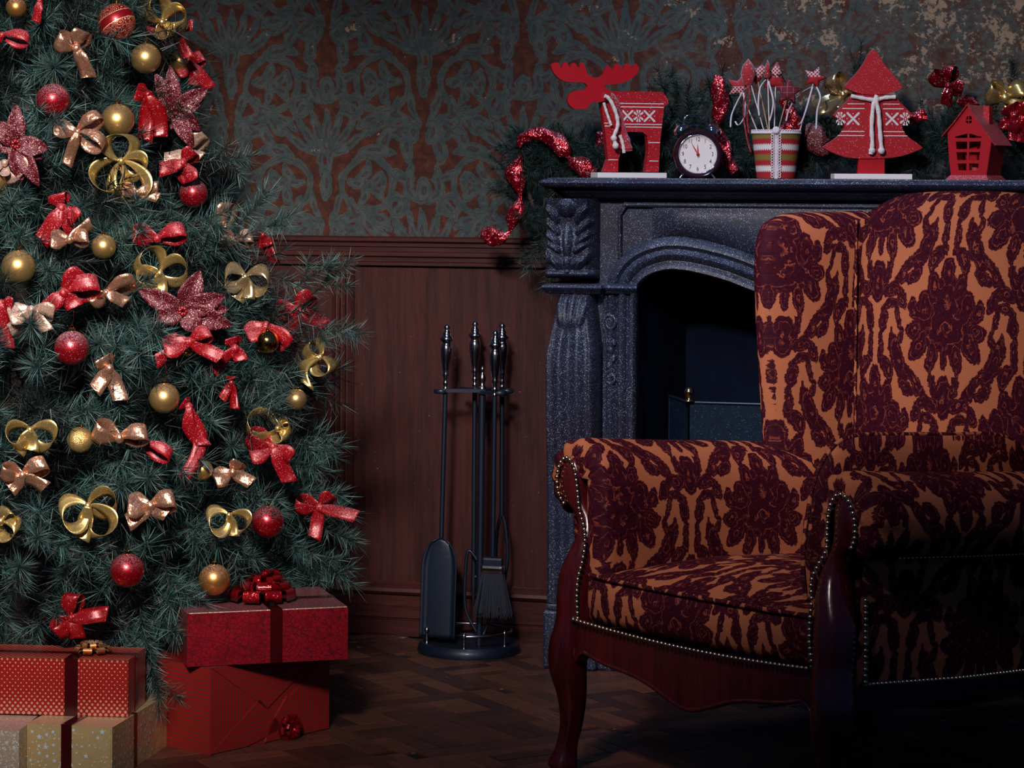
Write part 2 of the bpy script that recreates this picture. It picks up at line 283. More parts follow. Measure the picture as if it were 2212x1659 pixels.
# ------------------------------------------------------------------ mesh builder
class MB:
    def __init__(s): s.v = []; s.f = []; s.uv = []; s.mi = []; s.has_uv = False
    def add(s, vs, fs, uvs=None, mi=0, T=None):
        o = len(s.v); s.v += [tuple(T @ Vector(v)) if T is not None else tuple(v) for v in vs]
        for f in fs:
            s.f.append([i+o for i in f]); s.mi.append(mi)
            s.uv.append([uvs[i] for i in f] if uvs is not None else None)
        if uvs is not None: s.has_uv = True
        return s
    def box(s, c, d, rz=0., T=None, taper=1., mi=0, uv=False):
        vs = []; R = Matrix.Rotation(rz, 3, 'Z')
        for z in (-1, 1):
            k = taper if z > 0 else 1.
            for x, y in ((-1, -1), (1, -1), (1, 1), (-1, 1)): vs.append(R @ Vector((x*d[0]/2*k, y*d[1]/2*k, z*d[2]/2)) + Vector(c))
        fs = [(3, 2, 1, 0), (4, 5, 6, 7), (0, 1, 5, 4), (1, 2, 6, 5), (2, 3, 7, 6), (3, 0, 4, 7)]
        if not uv: return s.add(vs, fs, T=T, mi=mi)
        for f in fs:
            a, b, c_, e = [vs[i] for i in f]; wd = (b-a).length; h = (e-a).length
            s.add([a, b, c_, e], [(0, 1, 2, 3)], [(0, 0), (wd, 0), (wd, h), (0, h)], mi, T)
        return s
    def grid(s, P, cu=False, cv=False, uv=None, T=None, mi=0, flip=False):
        nu = len(P); nv = len(P[0]); vs = [p for r in P for p in r]; fs = []; uvs = [c for r in uv for c in r] if uv else None
        for i in range(nu if cu else nu-1):
            for j in range(nv if cv else nv-1):
                f = (i*nv+j, ((i+1) % nu)*nv+j, ((i+1) % nu)*nv+(j+1) % nv, i*nv+(j+1) % nv); fs.append(f[::-1] if flip else f)
        return s.add(vs, fs, uvs, mi, T)
    def tube(s, path, r, n=8, cap=True, T=None, flat=1., mi=0):
        path = [Vector(p) for p in path]; k = len(path); rs = r if isinstance(r, (list, tuple)) else [r]*k; P = []; up = None
        for i, p in enumerate(path):
            d = (path[min(i+1, k-1)]-path[max(i-1, 0)]).normalized()
            if up is None: up = Vector((0, 0, 1)) if abs(d.z) < .9 else Vector((0, 1, 0))
            a = d.cross(up).normalized(); b = a.cross(d).normalized(); up = b
            P.append([p + (a*math.cos(2*PI*j/n) + b*math.sin(2*PI*j/n)*flat)*rs[i] for j in range(n)])
        s.grid(P, cv=True, T=T, mi=mi, flip=False)
        if cap: s.add(P[0], [tuple(range(n))], T=T, mi=mi); s.add(P[-1], [tuple(range(n))[::-1]], T=T, mi=mi)
        return s
    def lathe(s, prof, c=(0, 0, 0), n=20, T=None, sx=1., sy=1., mi=0):
        P = [[(c[0]+r*math.cos(2*PI*j/n)*sx, c[1]+r*math.sin(2*PI*j/n)*sy, c[2]+z) for j in range(n)] for r, z in prof]
        return s.grid(P, cv=True, T=T, mi=mi, flip=True)
    def ball(s, c, r, n=16, m=10, T=None, sq=(1, 1, 1)):
        P = [[(c[0]+r*sq[0]*math.sin(PI*i/m)*math.cos(2*PI*j/n), c[1]+r*sq[1]*math.sin(PI*i/m)*math.sin(2*PI*j/n), c[2]-r*sq[2]*math.cos(PI*i/m)) for j in range(n)] for i in range(m+1)]
        return s.grid(P, cv=True, T=T, flip=True)
    def plate(s, loops, y0, y1, T=None, mi=0, uvs=1.):
        """loops of (x, z), first the outline, then holes; from depth y0 (front) to y1 (back)"""
        tris = tessellate_polygon([[Vector((x, z, 0)) for x, z in l] for l in loops]); flat = [p for l in loops for p in l]
        for y, rev in ((y0, 0), (y1, 1)):
            vs = [(x, y, z) for x, z in flat]; fs = []
            for t in tris:
                a, b, c = [Vector(flat[i]) for i in t]; ccw = (b-a).cross(c-a) > 0
                fs.append(tuple(t) if ccw != bool(rev) else tuple(t)[::-1])
            s.add(vs, fs, [(x*uvs, z*uvs) for x, z in flat], mi, T)
        for l in loops:
            n = len(l); vs = [(x, y0, z) for x, z in l]+[(x, y1, z) for x, z in l]
            s.add(vs, [(i, (i+1) % n, n+(i+1) % n, n+i) for i in range(n)], [(x*uvs, z*uvs) for x, z in l]*2, mi, T)
        return s
    def make(s, name, m, parent=None, smooth=False, bev=0., sub=0, auto=None, loc=None, rot=None, solid=0.):
        me = bpy.data.meshes.new(name); me.from_pydata(s.v, [], s.f)
        ms = m if isinstance(m, (list, tuple)) else [m]
        for q in ms: me.materials.append(MATS[q])
        if len(ms) > 1: me.polygons.foreach_set('material_index', s.mi)
        if s.has_uv:
            ul = me.uv_layers.new(name='UVMap'); arr = []
            for f, u in zip(s.f, s.uv): arr += [c for q in (u or [(0, 0)]*len(f)) for c in q]
            ul.data.foreach_set('uv', arr)
        if smooth: me.polygons.foreach_set('use_smooth', [True]*len(me.polygons))
        me.validate(); me.update()
        if auto:
            try: me.set_sharp_from_angle(angle=math.radians(auto))
            except Exception: pass
        o = bpy.data.objects.new(name, me); COL.objects.link(o)
        if parent: o.parent = parent
        if loc: o.location = loc
        if rot: o.rotation_euler = rot
        if solid: q = o.modifiers.new('Solidify', 'SOLIDIFY'); q.thickness = solid; q.offset = 0
        if bev: q = o.modifiers.new('Bevel', 'BEVEL'); q.width = bev; q.segments = 2; q.limit_method = 'ANGLE'; q.angle_limit = math.radians(35)
        if sub: q = o.modifiers.new('Subdivision', 'SUBSURF'); q.levels = sub; q.render_levels = sub
        return o
def thing(name, label, cat, loc=(0, 0, 0), rz=0., group=None, rot=None):
    o = bpy.data.objects.new(name, None); COL.objects.link(o); o.location = loc; o.rotation_euler = rot or (0, 0, rz); o.empty_display_size = .05
    return tag(o, label, cat, group)
def tag(o, label, cat, group=None):
    o['label'] = label; o['category'] = cat
    if group: o['group'] = group
    return o
def struct(o, label=None): o['kind'] = 'structure'; return o
def cr(pts, n=8, closed=False):
    """Catmull-Rom through points (any dimension)"""
    P = [np.array(p, float) for p in pts]; k = len(P); out = []
    for i in range(k if closed else k-1):
        a, b, c, d = (P[(i-1) % k], P[i], P[(i+1) % k], P[(i+2) % k]) if closed else (P[max(i-1, 0)], P[i], P[i+1], P[min(i+2, k-1)])
        for j in range(n):
            t = j/n; out.append(.5*((2*b)+(-a+c)*t+(2*a-5*b+4*c-d)*t*t+(-a+3*b-3*c+d)*t**3))
    if not closed: out.append(P[-1])
    return [tuple(p) for p in out]
# ------------------------------------------------------------------ room
m = MB(); m.add([(-2.8, 0, 0), (2.9, 0, 0), (2.9, 0, 2.75), (-2.8, 0, 2.75)], [(0, 1, 2, 3)]); m.add([(-2.8, .1, 0), (2.9, .1, 0), (2.9, .1, 2.75), (-2.8, .1, 2.75)], [(3, 2, 1, 0)])
struct(m.make('wall_back', 'wallpaper'))
def hsweep(prof, x0, x1, name, mt, parent=None, axis='x'):
    """profile of (projection, z) run along the wall"""
    P = [[(x, -p, z) for p, z in prof] for x in (x0, x1)]; m = MB(); m.grid(P, flip=True); m.add(P[0], [tuple(range(len(prof)))]); m.add(P[1], [tuple(range(len(prof)))[::-1]])
    return m.make(name, mt, parent)
rail = struct(hsweep([(0, .968), (.034, .968), (.038, .964), (.038, .957), (.030, .952), (.030, .944), (.024, .942), (.024, .932), (.028, .930), (.028, .921), (.020, .917), (.020, .908), (.026, .905), (.026, .898), (.012, .896), (.0, .895)], -2.8, 2.9, 'trim_1', 'rail_wood'))
base = struct(hsweep([(0, .135), (.006, .134), (.012, .128), (.022, .122), (.030, .116), (.032, .108), (.026, .101), (.018, .098), (.018, .072), (.023, .070), (.023, .044), (.018, .042), (.018, .040), (.024, .038), (.024, .0), (0, 0)], -2.8, 2.9, 'baseboard_back', 'rail_wood'))
for x0, x1 in ((-2.8, -1.83), (-1.77, -.664), (-.608, .45), (.46, 1.9), (1.96, 2.9)):
    m = MB(); m.box(((x0+x1)/2, -.005, .515), (x1-x0, .010, .77)); struct(m.make('wall_panel', 'panel_wood'))
for n_, xc in ((2, -1.8), (3, -.636), (4, 1.93)):
    P = []
    for x, y in [(-.028, 0), (-.028, -.018), (-.020, -.020), (-.019, -.015), (-.014, -.0145), (-.013, -.020), (-.007, -.021), (-.006, -.015), (-.001, -.0145), (.0, -.020), (.007, -.021), (.008, -.015), (.013, -.0145), (.014, -.020), (.022, -.021), (.028, -.016), (.028, 0)]:
        P.append([(xc+x, y, .13), (xc+x, y, .90)])
    m = MB(); m.grid(P); struct(m.make('trim_%d' % n_, 'panel_wood'))
# floor: parquet, framed squares turned 45 degrees to the wall
m = MB(); m.box((0, -3.0, -.02), (5.6, 6.2, .030)); floor = struct(m.make('floor', 'subfloor'))
pieces = []; cell = .46; fw_ = .06; ca, sa = math.cos(PI/4), math.sin(PI/4); cx0, cy0 = -.10, -.62
def fpiece(cx, cy, a, L, W):
    X = cx0+cx*ca-cy*sa; Y = cy0+cx*sa+cy*ca
    if not (-2.75 < X < 2.75 and -5.9 < Y < -.03): return
    g = .0007; hl, hw = L/2-g, W/2-g; pieces.append((X, Y, a+PI/4, hl, hw))
for i in range(-14, 14):
    for j in range(-14, 14):
        bx, by = i*cell, j*cell
        fpiece(bx+cell/2+fw_/2, by, 0, cell-fw_, fw_); fpiece(bx, by+cell/2+fw_/2, PI/2, cell-fw_, fw_); fpiece(bx, by, 0, fw_, fw_)
        s = (cell-fw_)/3; o = fw_/2+s/2
        for a in range(3):
            for b in range(3):
                for k in (-1, 0, 1):
                    h = (a+b) % 2; d = k*s/3
                    fpiece(bx+o+a*s+(0 if h else d), by+o+b*s+(d if h else 0), 0 if h else PI/2, s, s/3)
pieces.sort(key=lambda p: (abs(p[0]-.05)*1.0 + abs(p[1]+.95)*.75) + (3 if (p[1] > -.12 or p[0] < -.55) else 0))
shared = {}
def bevel_block(hl, hw):
    m = MB(); b = .0012; z0, z1 = -.006, 0.
    vs = [(sx*hl, sy*hw, z0) for sx, sy in ((-1, -1), (1, -1), (1, 1), (-1, 1))]+[(sx*hl, sy*hw, z1-b) for sx, sy in ((-1, -1), (1, -1), (1, 1), (-1, 1))]+[(sx*(hl-b), sy*(hw-b), z1) for sx, sy in ((-1, -1), (1, -1), (1, 1), (-1, 1))]
    fs = [(8, 9, 10, 11)]
    for q in (0, 4):
        for i in range(4): fs.append((q+i, q+(i+1) % 4, q+4+(i+1) % 4, q+4+i))
    return vs, fs
for X, Y, a, hl, hw in pieces[:290]:
    k = (round(hl, 4), round(hw, 4))
    if k not in shared:
        v, f = bevel_block(hl, hw); me = bpy.data.meshes.new('parquet_block'); me.from_pydata(v, [], f); me.materials.append(MATS['parquet']); shared[k] = me
    o = bpy.data.objects.new('parquet_block', shared[k]); COL.objects.link(o); o.parent = floor; o.location = (X, Y, random.uniform(-.0004, .0003)); o.rotation_euler = (0, 0, a)
m = MB(); tones = []
for X, Y, a, hl, hw in pieces[290:]:
    v, f = bevel_block(hl, hw); T = Matrix.Translation((X, Y, random.uniform(-.0004, .0003))) @ Matrix.Rotation(a, 4, 'Z'); m.add(v, f, T=T); tones += [random.random()]*len(v)
o = m.make('parquet_field', 'parquet', floor); at = o.data.attributes.new('tone', 'FLOAT', 'POINT'); at.data.foreach_set('value', tones[:len(o.data.vertices)]); o['kind'] = 'stuff'
# ------------------------------------------------------------------ fireplace
XM = .598; XL = -.035; HW = XM-XL; YF = -.30
man = thing('fireplace', 'dark glittering carved fireplace surround with arched opening against the wall', 'fireplace', (XM, 0, 0))
def wx(x): return x-XM        # world x -> local
ap = [(.16, 0), (.16, .84), (.165, .868), (.185, .888), (.215, .900), (.245, .904), (.29, .899), (.36, .882), (.43, .857), (.50, .838), (.56, .828), (XM, .826)]
arch = cr(ap[2:], 4); left = ap[:2]+arch; full = [(wx(x), z) for x, z in left]; full = full+[(-x, z) for x, z in full[::-1][1:]]
outl = [(-HW+.05, 0)]+full[:1]+full[1:-1]+full[-1:]+[(HW-.05, 0), (HW-.05, 1.068), (-HW+.05, 1.068)]
m = MB(); m.plate([outl], YF+.02, 0); m.make('body', 'mantel_stone', man)
# mouldings swept round the opening
def offset_path(path, d):
    out = []
    for i, p in enumerate(path):
        a = np.array(path[max(i-1, 0)]); b = np.array(path[min(i+1, len(path)-1)]); t = b-a; t = t/np.linalg.norm(t); out.append((p[0]-t[1]*d, p[1]+t[0]*d))
    return out
prof = [(.0, .02), (.0, -.012), (.006, -.020), (.014, -.018), (.018, -.008), (.024, -.006), (.030, -.016), (.038, -.018), (.044, -.008), (.050, -.002), (.058, -.010), (.066, -.008), (.074, .004), (.080, .018)]
P = [[(x, YF+y, z) for x, z in offset_path(full, d)] for d, y in prof]
m = MB(); m.grid(P, flip=False); m.make('arch_moulding', 'mantel_stone', man, smooth=True, auto=50)
# frieze: convex recessed panel above the arch
P = []
for i in range(61):
    u = i/60; x = .19+u*(2*(XM-.19)); xl = wx(x); xs = x if x < XM else 2*XM-x
    zt = 1.046; zb = np.interp(xs, [p[0] for p in arch], [p[1] for p in arch])+.078
    col_ = []
    for j in range(17):
        t = j/16; e = min(1, min(u, 1-u)*14); bul = math.sin(PI*min(1, t*1.05))**.5*.016*e; col_.append((xl, YF+.014-bul-.01*t*t*t*e, zb+(zt-zb)*t))
    P.append(col_)
m = MB(); m.grid(P); m.make('frieze_panel', 'mantel_stone', man, smooth=True)
m = MB(); m.tube([(-HW+.16, YF+.012, 1.052), (HW-.16, YF+.012, 1.052)], .006, 8); m.tube([(-HW+.15, YF+.016, .93), (-HW+.15, YF+.012, 1.03), (-HW+.165, YF+.012, 1.052)], .005, 8); m.tube([(HW-.15, YF+.016, .93), (HW-.15, YF+.012, 1.03), (HW-.165, YF+.012, 1.052)], .005, 8); m.make('frieze_bead', 'mantel_stone', man, smooth=True)
# shelf
sp = [(.0, 1.066), (.012, 1.068), (.018, 1.074), (.022, 1.076), (.030, 1.080), (.034, 1.084), (.036, 1.087), (.044, 1.088), (.054, 1.091), (.061, 1.096), (.063, 1.101), (.060, 1.106), (.052, 1.109), (.046, 1.1095), (.045, 1.1125), (-.02, 1.1125)]
rows = []
for p, z in sp:
    x0 = -HW+.030-p; y0 = YF-p; c = .02+max(p, 0)*.5; pts = [(x0, 0, z)]
    for k in range(7): a = PI+k/6*PI/2; pts.append((x0+c+c*math.cos(a), y0+c+c*math.sin(a), z))
    pts += [(-a_, b_, c_) for a_, b_, c_ in pts[::-1]]; rows.append(pts)
m = MB(); m.grid(rows, flip=True); m.add(rows[-1], [tuple(range(len(rows[-1])))]); m.add(rows[0], [tuple(range(len(rows[0])))[::-1]]); m.make('shelf', 'mantel_stone', man, smooth=True, auto=40)
def hf(name, x0, x1, z0, z1, fn, sx, nu=50, nv=90, yb=YF):
    """carved relief as a height field; fn(u, v) -> (projection, x shift)"""
    P = []
    for i in range(nu+1):
        u = i/nu; rw = []
        for j in range(nv+1):
            v = j/nv; h, dx = fn(u, v); x = wx(x0+(x1-x0)*u)+dx; rw.append((x*sx, yb-h, z0+(z1-z0)*v))
        P.append(rw)
    for side, r in ((0, P[0]), (-1, P[-1])):
        back = [(q[0], 0 if True else 0, q[2]) for q in r]
        if side == 0: P.insert(0, back)
        else: P.append(back)
    m = MB(); m.grid(P, flip=sx < 0); return m.make(name, 'mantel_stone', man, smooth=True)
def pet(u, v, cx, cy, a, L, W, k=0.):
    ca_, sa_ = math.cos(a), math.sin(a); x = ((u-cx)*ca_+(v-cy)*sa_)/L; y = (-(u-cx)*sa_+(v-cy)*ca_)/W; y -= k*x*x; f = 1-x*x-y*y
    return 0 if f <= 0 else math.sqrt(f)*(1-.35*abs(y)) + (-.25 if abs(y) < .12 else 0)
def f_corbel(u, v):
    v_ = v*2.0
    base_ = .030+.030*math.sin(min(1, max(0, (v-.15)/.85))*PI*.55)+.012*math.sin(v*PI*2.2)
    edge = min(1, min(u, 1-u)*9)**.6; h = base_*edge
    rel = 0
    for cx, cy, a, L, W, k in ((.5, .95, PI/2, .45, .10, 0), (.22, 1.60, 2.0, .26, .10, .3), (.20, 1.30, 2.2, .26, .10, .3), (.20, 1.02, 2.3, .24, .09, .3), (.26, .78, 2.4, .18, .08, .3), (.76, 1.60, 1.14, .26, .10, -.3), (.80, 1.30, .94, .26, .10, -.3), (.80, 1.02, .84, .24, .09, -.3), (.74, .78, .74, .18, .08, -.3), (.5, 1.75, PI/2, .22, .2, 0),
                            (.3, .38, 2.1, .2, .12, .2), (.7, .38, 1.0, .2, .12, -.2), (.5, .36, PI/2, .22, .1, 0), (.12, .55, 1.9, .2, .07, 0), (.9, .55, 1.2, .2, .07, 0)):
        rel = max(rel, pet(u, v_, cx, cy, a, L, W, k))
    roll = .018*max(0, 1-((v-.055)/.055)**2) if v < .11 else 0
    return h+rel*.020*edge+roll, 0
def f_leg(u, v):
    bulge = .045*math.sin(min(1, max(0, (v-.08)/.92))**2.2*PI)**.8 if v > .08 else 0
    narrow = max(0, (v-.80)/.2)
    h = .030+bulge*1.0; e = min(1, min(u, 1-u)*10)**.5; fl = .006*math.cos(u*PI*6)
    if v > .86: fl *= max(0, 1-(v-.86)/.05)
    rel = 0
    if v > .84:
        for cx, a in ((.5, PI/2), (.33, 1.9), (.67, 1.24), (.2, 2.2), (.8, .94)): rel = max(rel, pet(u, v*3.6, cx, 3.40, a, .22, .09))
    return (h+fl)*e+rel*.018, (narrow*.030*(1-u*1.6) if v > .8 else 0)
for sx in (1, -1):
    hf('corbel', XL-.016, .068, .885, 1.066, f_corbel, sx, 64, 90)
    hf('leg_pilaster', XL-.010, .078, .150, .853, f_leg, sx, 44, 120)
    # stepped inner strips beside the opening
    P = [[((wx(x))*sx, YF+y, z) for z in (.0, .855)] for x, y in ((.078, .01), (.082, -.004), (.090, -.006), (.094, .004), (.112, .006), (.116, -.004), (.128, -.006), (.132, .004), (.140, .012))]
    m = MB(); m.grid(P, flip=sx < 0); m.make('leg_strip', 'mantel_stone', man)
    q = [(XL-.008, .862), (.155, .862)]
    rows = []
    for p, z in ((.0, .850), (.010, .852), (.014, .857), (.020, .860), (.024, .865), (.020, .870), (.008, .873), (0, .874)):
        rows.append([(wx(XL-.004-p*.5)*sx, 0, z), (wx(XL-.004-p*.5)*sx, YF-.030-p, z), (wx(.078+p*.4)*sx, YF-.030-p, z), (wx(.083+p*.4)*sx, YF-.008-p, z), (wx(.160+p*.2)*sx, YF-.008-p, z), (wx(.160+p*.2)*sx, 0, z)])
    m = MB(); m.grid(rows, flip=sx > 0); m.make('ledge', 'mantel_stone', man, smooth=True, auto=30)
    m = MB(); m.box((wx(.012)*sx, -.162, .066), (.124, .324, .132)); m.box((wx(.012)*sx, -.166, .140), (.112, .316, .018)); m.box((wx(.112)*sx, -.155, .055), (.08, .310, .110)); m.make('plinth', 'mantel_stone', man, bev=.006)
    # scroll ornament
    m = MB(); pts = []
    for k in range(30): a = PI*.2+k/29*PI*3.1; r = .0055+.0115*k/29; pts.append((wx(.098)*sx+math.cos(a)*r*sx, YF-.006, .785+math.sin(a)*r*1.25))
    e_ = pts[-1]; pts += [(e_[0]+.001*sx*k, YF-.006, e_[2]-.011*k) for k in range(1, 5)]
    m.tube(pts, [.0045]*(len(pts)-4)+[.004, .0035, .003, .002], 8)
    for dz, rr, dx in ((-.045, .006, .008), (-.062, .007, .002), (-.080, .006, .008), (-.097, .006, -.002), (-.118, .005, .004)):
        m.ball((wx(.098+dx)*sx, YF-.006, .785+dz), rr, 10, 8, sq=(1, .8, 1.6))
    m.tube(cr([(wx(.102)*sx, YF-.006, .672), (wx(.110)*sx, YF-.008, .660), (wx(.104)*sx, YF-.008, .648), (wx(.092)*sx, YF-.006, .652)], 5), .0035, 8); m.make('scroll_ornament', 'mantel_stone', man, smooth=True)
# firebox inside
m = MB(); x0, x1 = wx(.155), -wx(.155)
m.add([(x0, YF+.04, 0), (x0+.06, -.012, 0), (x1-.06, -.012, 0), (x1, YF+.04, 0), (x0, YF+.04, .93), (x0+.06, -.012, .93), (x1-.06, -.012, .93), (x1, YF+.04, .93)], [(0, 1, 5, 4), (1, 2, 6, 5), (2, 3, 7, 6), (4, 5, 6, 7), (0, 3, 2, 1)])
m.make('firebox', 'firebox_paint', man)
# ------------------------------------------------------------------ spark guard in front of the opening
xa, xb, xc_, xd = .245, .318, .872, .945; yb, yf = -.352, -.500; gx = (xb+xc_)/2
sg = thing('spark_guard', 'low navy mesh fire screen on a dark base in the fireplace opening', 'fire screen', (gx, yf, 0))
lc = lambda x, y, z: (x-gx, y-yf, z)
plan = [(xa, yb), (xb, yf), (xc_, yf), (xd, yb)]
m = MB()
for z0, z1, gr in ((0, .030, 0.0), (.030, .040, -.008)):
    bt = [lc(x, y, z0) for x, y in ((xa-.006-gr, yb), (xb-.01-gr, yf-.012-gr), (xc_+.01+gr, yf-.012-gr), (xd+.006+gr, yb))]; tp = [(a, b, z1) for a, b, c in bt]
    m.add(bt+tp, [(3, 2, 1, 0), (4, 5, 6, 7)]+[(i, (i+1) % 4, 4+(i+1) % 4, 4+i) for i in range(4)])
m.make('base', 'blue_black_iron', sg, bev=.003)
for (a, b) in zip(plan[:-1], plan[1:]):
    m = MB(); nseg = max(2, int(math.hypot(b[0]-a[0], b[1]-a[1])/.0042)); 
    P = [[lc(a[0]+(b[0]-a[0])*i/nseg, a[1]+(b[1]-a[1])*i/nseg-(.0008 if i % 2 else 0), z) for z in (.04, .624)] for i in range(nseg+1)]
    m.grid(P); m.make('mesh_panel', 'screen_mesh', sg, solid=.001)
    m = MB(); m.tube([lc(a[0], a[1], .628), lc(b[0], b[1], .628)], .0035, 8); m.tube([lc(a[0], a[1], .04), lc(a[0], a[1], .628)], .0025, 6); m.tube([lc(b[0], b[1], .04), lc(b[0], b[1], .628)], .0025, 6); m.make('frame', 'blue_black_iron', sg, smooth=True)
for x in (xb, xc_):
    m = MB(); m.lathe([(0, 0), (.014, 0), (.013, .003), (.005, .005), (.004, .008), (.0075, .012), (.0105, .018), (.0105, .022), (.008, .028), (0, .031)], lc(x, yf, .630), 20); m.make('brass_finial', 'brass', sg, smooth=True)['label'] = 'shiny brass ball finial'
# ------------------------------------------------------------------ fire tools
fx, fy = -.268, -.168
st = thing('tool_stand', 'black iron fire tool stand with round base and low nickel gallery', 'fire tool stand', (fx, fy, 0))
m = MB(); m.lathe([(0, 0), (.120, 0), (.122, .006), (.119, .018), (.113, .024), (.108, .024), (.104, .018), (0, .016)], n=40, sy=.96); m.make('base', 'blue_black_iron', st, smooth=True, auto=40)
m = MB(); m.tube([(.022, .01, .015), (.024, .01, .30), (.026, .01, .615)], .0085, 12); m.make('pole', 'blue_black_iron', st, smooth=True)
m = MB(); m.lathe([(.010, 0), (.010, .006), (.005, .010), (.008, .02), (.009, .028), (.005, .036), (.003, .042), (.006, .047), (.003, .052), (0, .056)], (.026, .01, .615), 14); m.make('finial', 'nickel_dark', st, smooth=True)
m = MB()
m.box((-.022, -.008, .612), (.115, .014, .008), rz=.25); m.box((.03, .035, .612), (.014, .075, .008)); m.box((.055, -.008, .608), (.075, .012, .008), rz=-.35); m.box((.0, .028, .612), (.085, .012, .008), rz=-.5)
for cx, cy in ((-.066, -.018), (.078, -.022), (.012, .062), (.078, .04)):
    pts = [(cx+.014*math.cos(a), cy+.014*math.sin(a), .610) for a in np.linspace(.6, 5.7, 14)]; m.tube(pts, .0045, 8, flat=1.2)
m.make('hook_arms', 'blue_black_iron', st, smooth=True, auto=40)
m = MB(); m.tube(cr([(.012, .055, .60), (.010, .05, .55), (.024, .03, .515), (.026, .014, .50)], 6), .0045, 8)
m.make('brace', 'blue_black_iron', st, smooth=True); m = MB(); m.tube(cr([(.024, .012, .20), (-.004, .01, .235), (-.012, .01, .19), (-.012, .01, .10), (.012, .01, .05), (.024, .01, .03)], 6), .004, 8)
m.make('brace', 'blue_black_iron', st, smooth=True); m = MB(); m.tube(cr([(.024, .012, .22), (.05, .02, .20), (.055, .02, .12), (.035, .02, .05), (.024, .01, .03)], 6), .004, 8); m.make('brace', 'blue_black_iron', st, smooth=True)
for a in (3.5, 4.85, 5.95, 2.2):
    m = MB(); m.lathe([(.005, 0), (.005, .004), (.003, .007), (.0045, .013), (.003, .018), (.003, .026), (.006, .031), (.006, .036), (0, .042)], (.100*math.cos(a), .09*math.sin(a), .018), 12); m.make('gallery_post', 'nickel_dark', st, smooth=True)
for a0, a1 in ((4.85, 5.95), (2.2, 3.5), (-.333, 2.2)):
    if a1 > a0: m = MB(); m.tube([(.100*math.cos(a), .09*math.sin(a), .050) for a in np.linspace(a0, a1, 12)], .0035, 8); m.make('gallery_rail', 'nickel_dark', st, smooth=True)
HPROF = [(0, 0), (.0055, 0), (.0060, .006), (.0045, .008), (.0045, .012), (.0075, .016), (.0055, .020), (.0052, .030), (.0085, .036), (.0065, .040), (.0085, .052), (.0125, .080), (.0135, .098), (.0115, .108), (.0085, .112), (.0125, .116), (.0165, .121), (.0125, .126), (.0085, .129), (.010, .133), (.007, .139), (.005, .142), (.008, .148), (.005, .153), (0, .156)]
def fire_tool(name, label, dx, dy, zt, lean, rodlen):
    t = thing(name, label, 'fire tool', (fx+dx, fy+dy, zt)); t.rotation_euler = (0, lean, 0)
    m = MB(); m.lathe(HPROF, (0, 0, 0), 18); m.make('handle', 'steel', t, smooth=True)['label'] = 'polished turned metal handle'
    m = MB(); m.tube([(0, 0, .002), (0, 0, -rodlen)], .0058, 10); m.make('rod', 'blue_black_iron', t, smooth=True); return t
t = fire_tool('fire_shovel', 'black fire shovel with polished handle, leftmost on the tool stand', -.056, -.018, .612, .022, .36)
P = []
for i in range(17):
    u = i/16*2-1; rw = []
    for j in range(25):
        v = j/24; wv = .042*min(1, math.sqrt(max(0, 1-(1-min(v*3.2, 1))**2)))+.001; edge = .010*max(0, abs(u)-.75)/.25
        rw.append((u*wv, -.006-edge+.006*(1-v)*(1-v)-.004*(1-u*u), -.345-v*.235))
    P.append(rw)
m = MB(); m.grid(P); m.make('blade', 'blue_black_iron', t, smooth=True, solid=.0025)
t = fire_tool('fire_poker', 'straight fire poker with polished handle, middle back of the tool stand', -.006, .058, .617, 0, .42)
m = MB(); m.tube(cr([(0, 0, -.42), (0, 0, -.47), (0, 0, -.52)], 4), [.006]*5+[.005, .004, .003, .001], 8)
m.tube(cr([(0, 0, -.45), (.022, 0, -.455), (.030, 0, -.475)], 5), [.005]*7+[.004, .003, .002, .001], 8); m.make('hook', 'blue_black_iron', t, smooth=True)
t = fire_tool('hearth_brush', 'hearth brush with polished handle and black bristles, front right of the stand', .070, -.040, .602, .006, .37)
m = MB(); m.box((0, 0, -.385), (.050, .022, .026)); m.make('brush_head', 'blue_black_iron', t, bev=.006)
m = MB(); m.box((0, 0, -.400), (.056, .028, .020)); m.make('ferrule', 'steel', t, bev=.007)['label'] = 'polished metal ferrule'
m = MB()
for k in range(420):
    x, y = random.uniform(-.024, .024), random.uniform(-.010, .010); L = random.uniform(.088, .105); dx = x*.75+random.uniform(-.004, .006); dy = y*.8
    m.add([(x-.0012, y, -.405), (x+.0012, y, -.405), (x+dx+.0006, y+dy, -.41-L), (x+dx-.0006, y+dy, -.41-L)], [(0, 1, 2, 3)])
m.make('bristles', 'bristle', t)['kind'] = 'stuff'
m = MB(); m.box((.002, 0, -.445), (.050, .020, .085), taper=.9); m.make('bristle_core', 'bristle', t)
t = fire_tool('fire_tongs', 'fire tongs with polished handle, behind the brush on the tool stand', .066, .040, .615, -.004, .30)
m = MB()
for s in (-1, 1): m.tube(cr([(0, 0, -.29), (s*.010, 0, -.33), (s*.014, 0, -.40), (s*.004, 0, -.47), (s*.006, -.008, -.50)], 6), .0042, 8)
m.make('tongs', 'blue_black_iron', t, smooth=True)
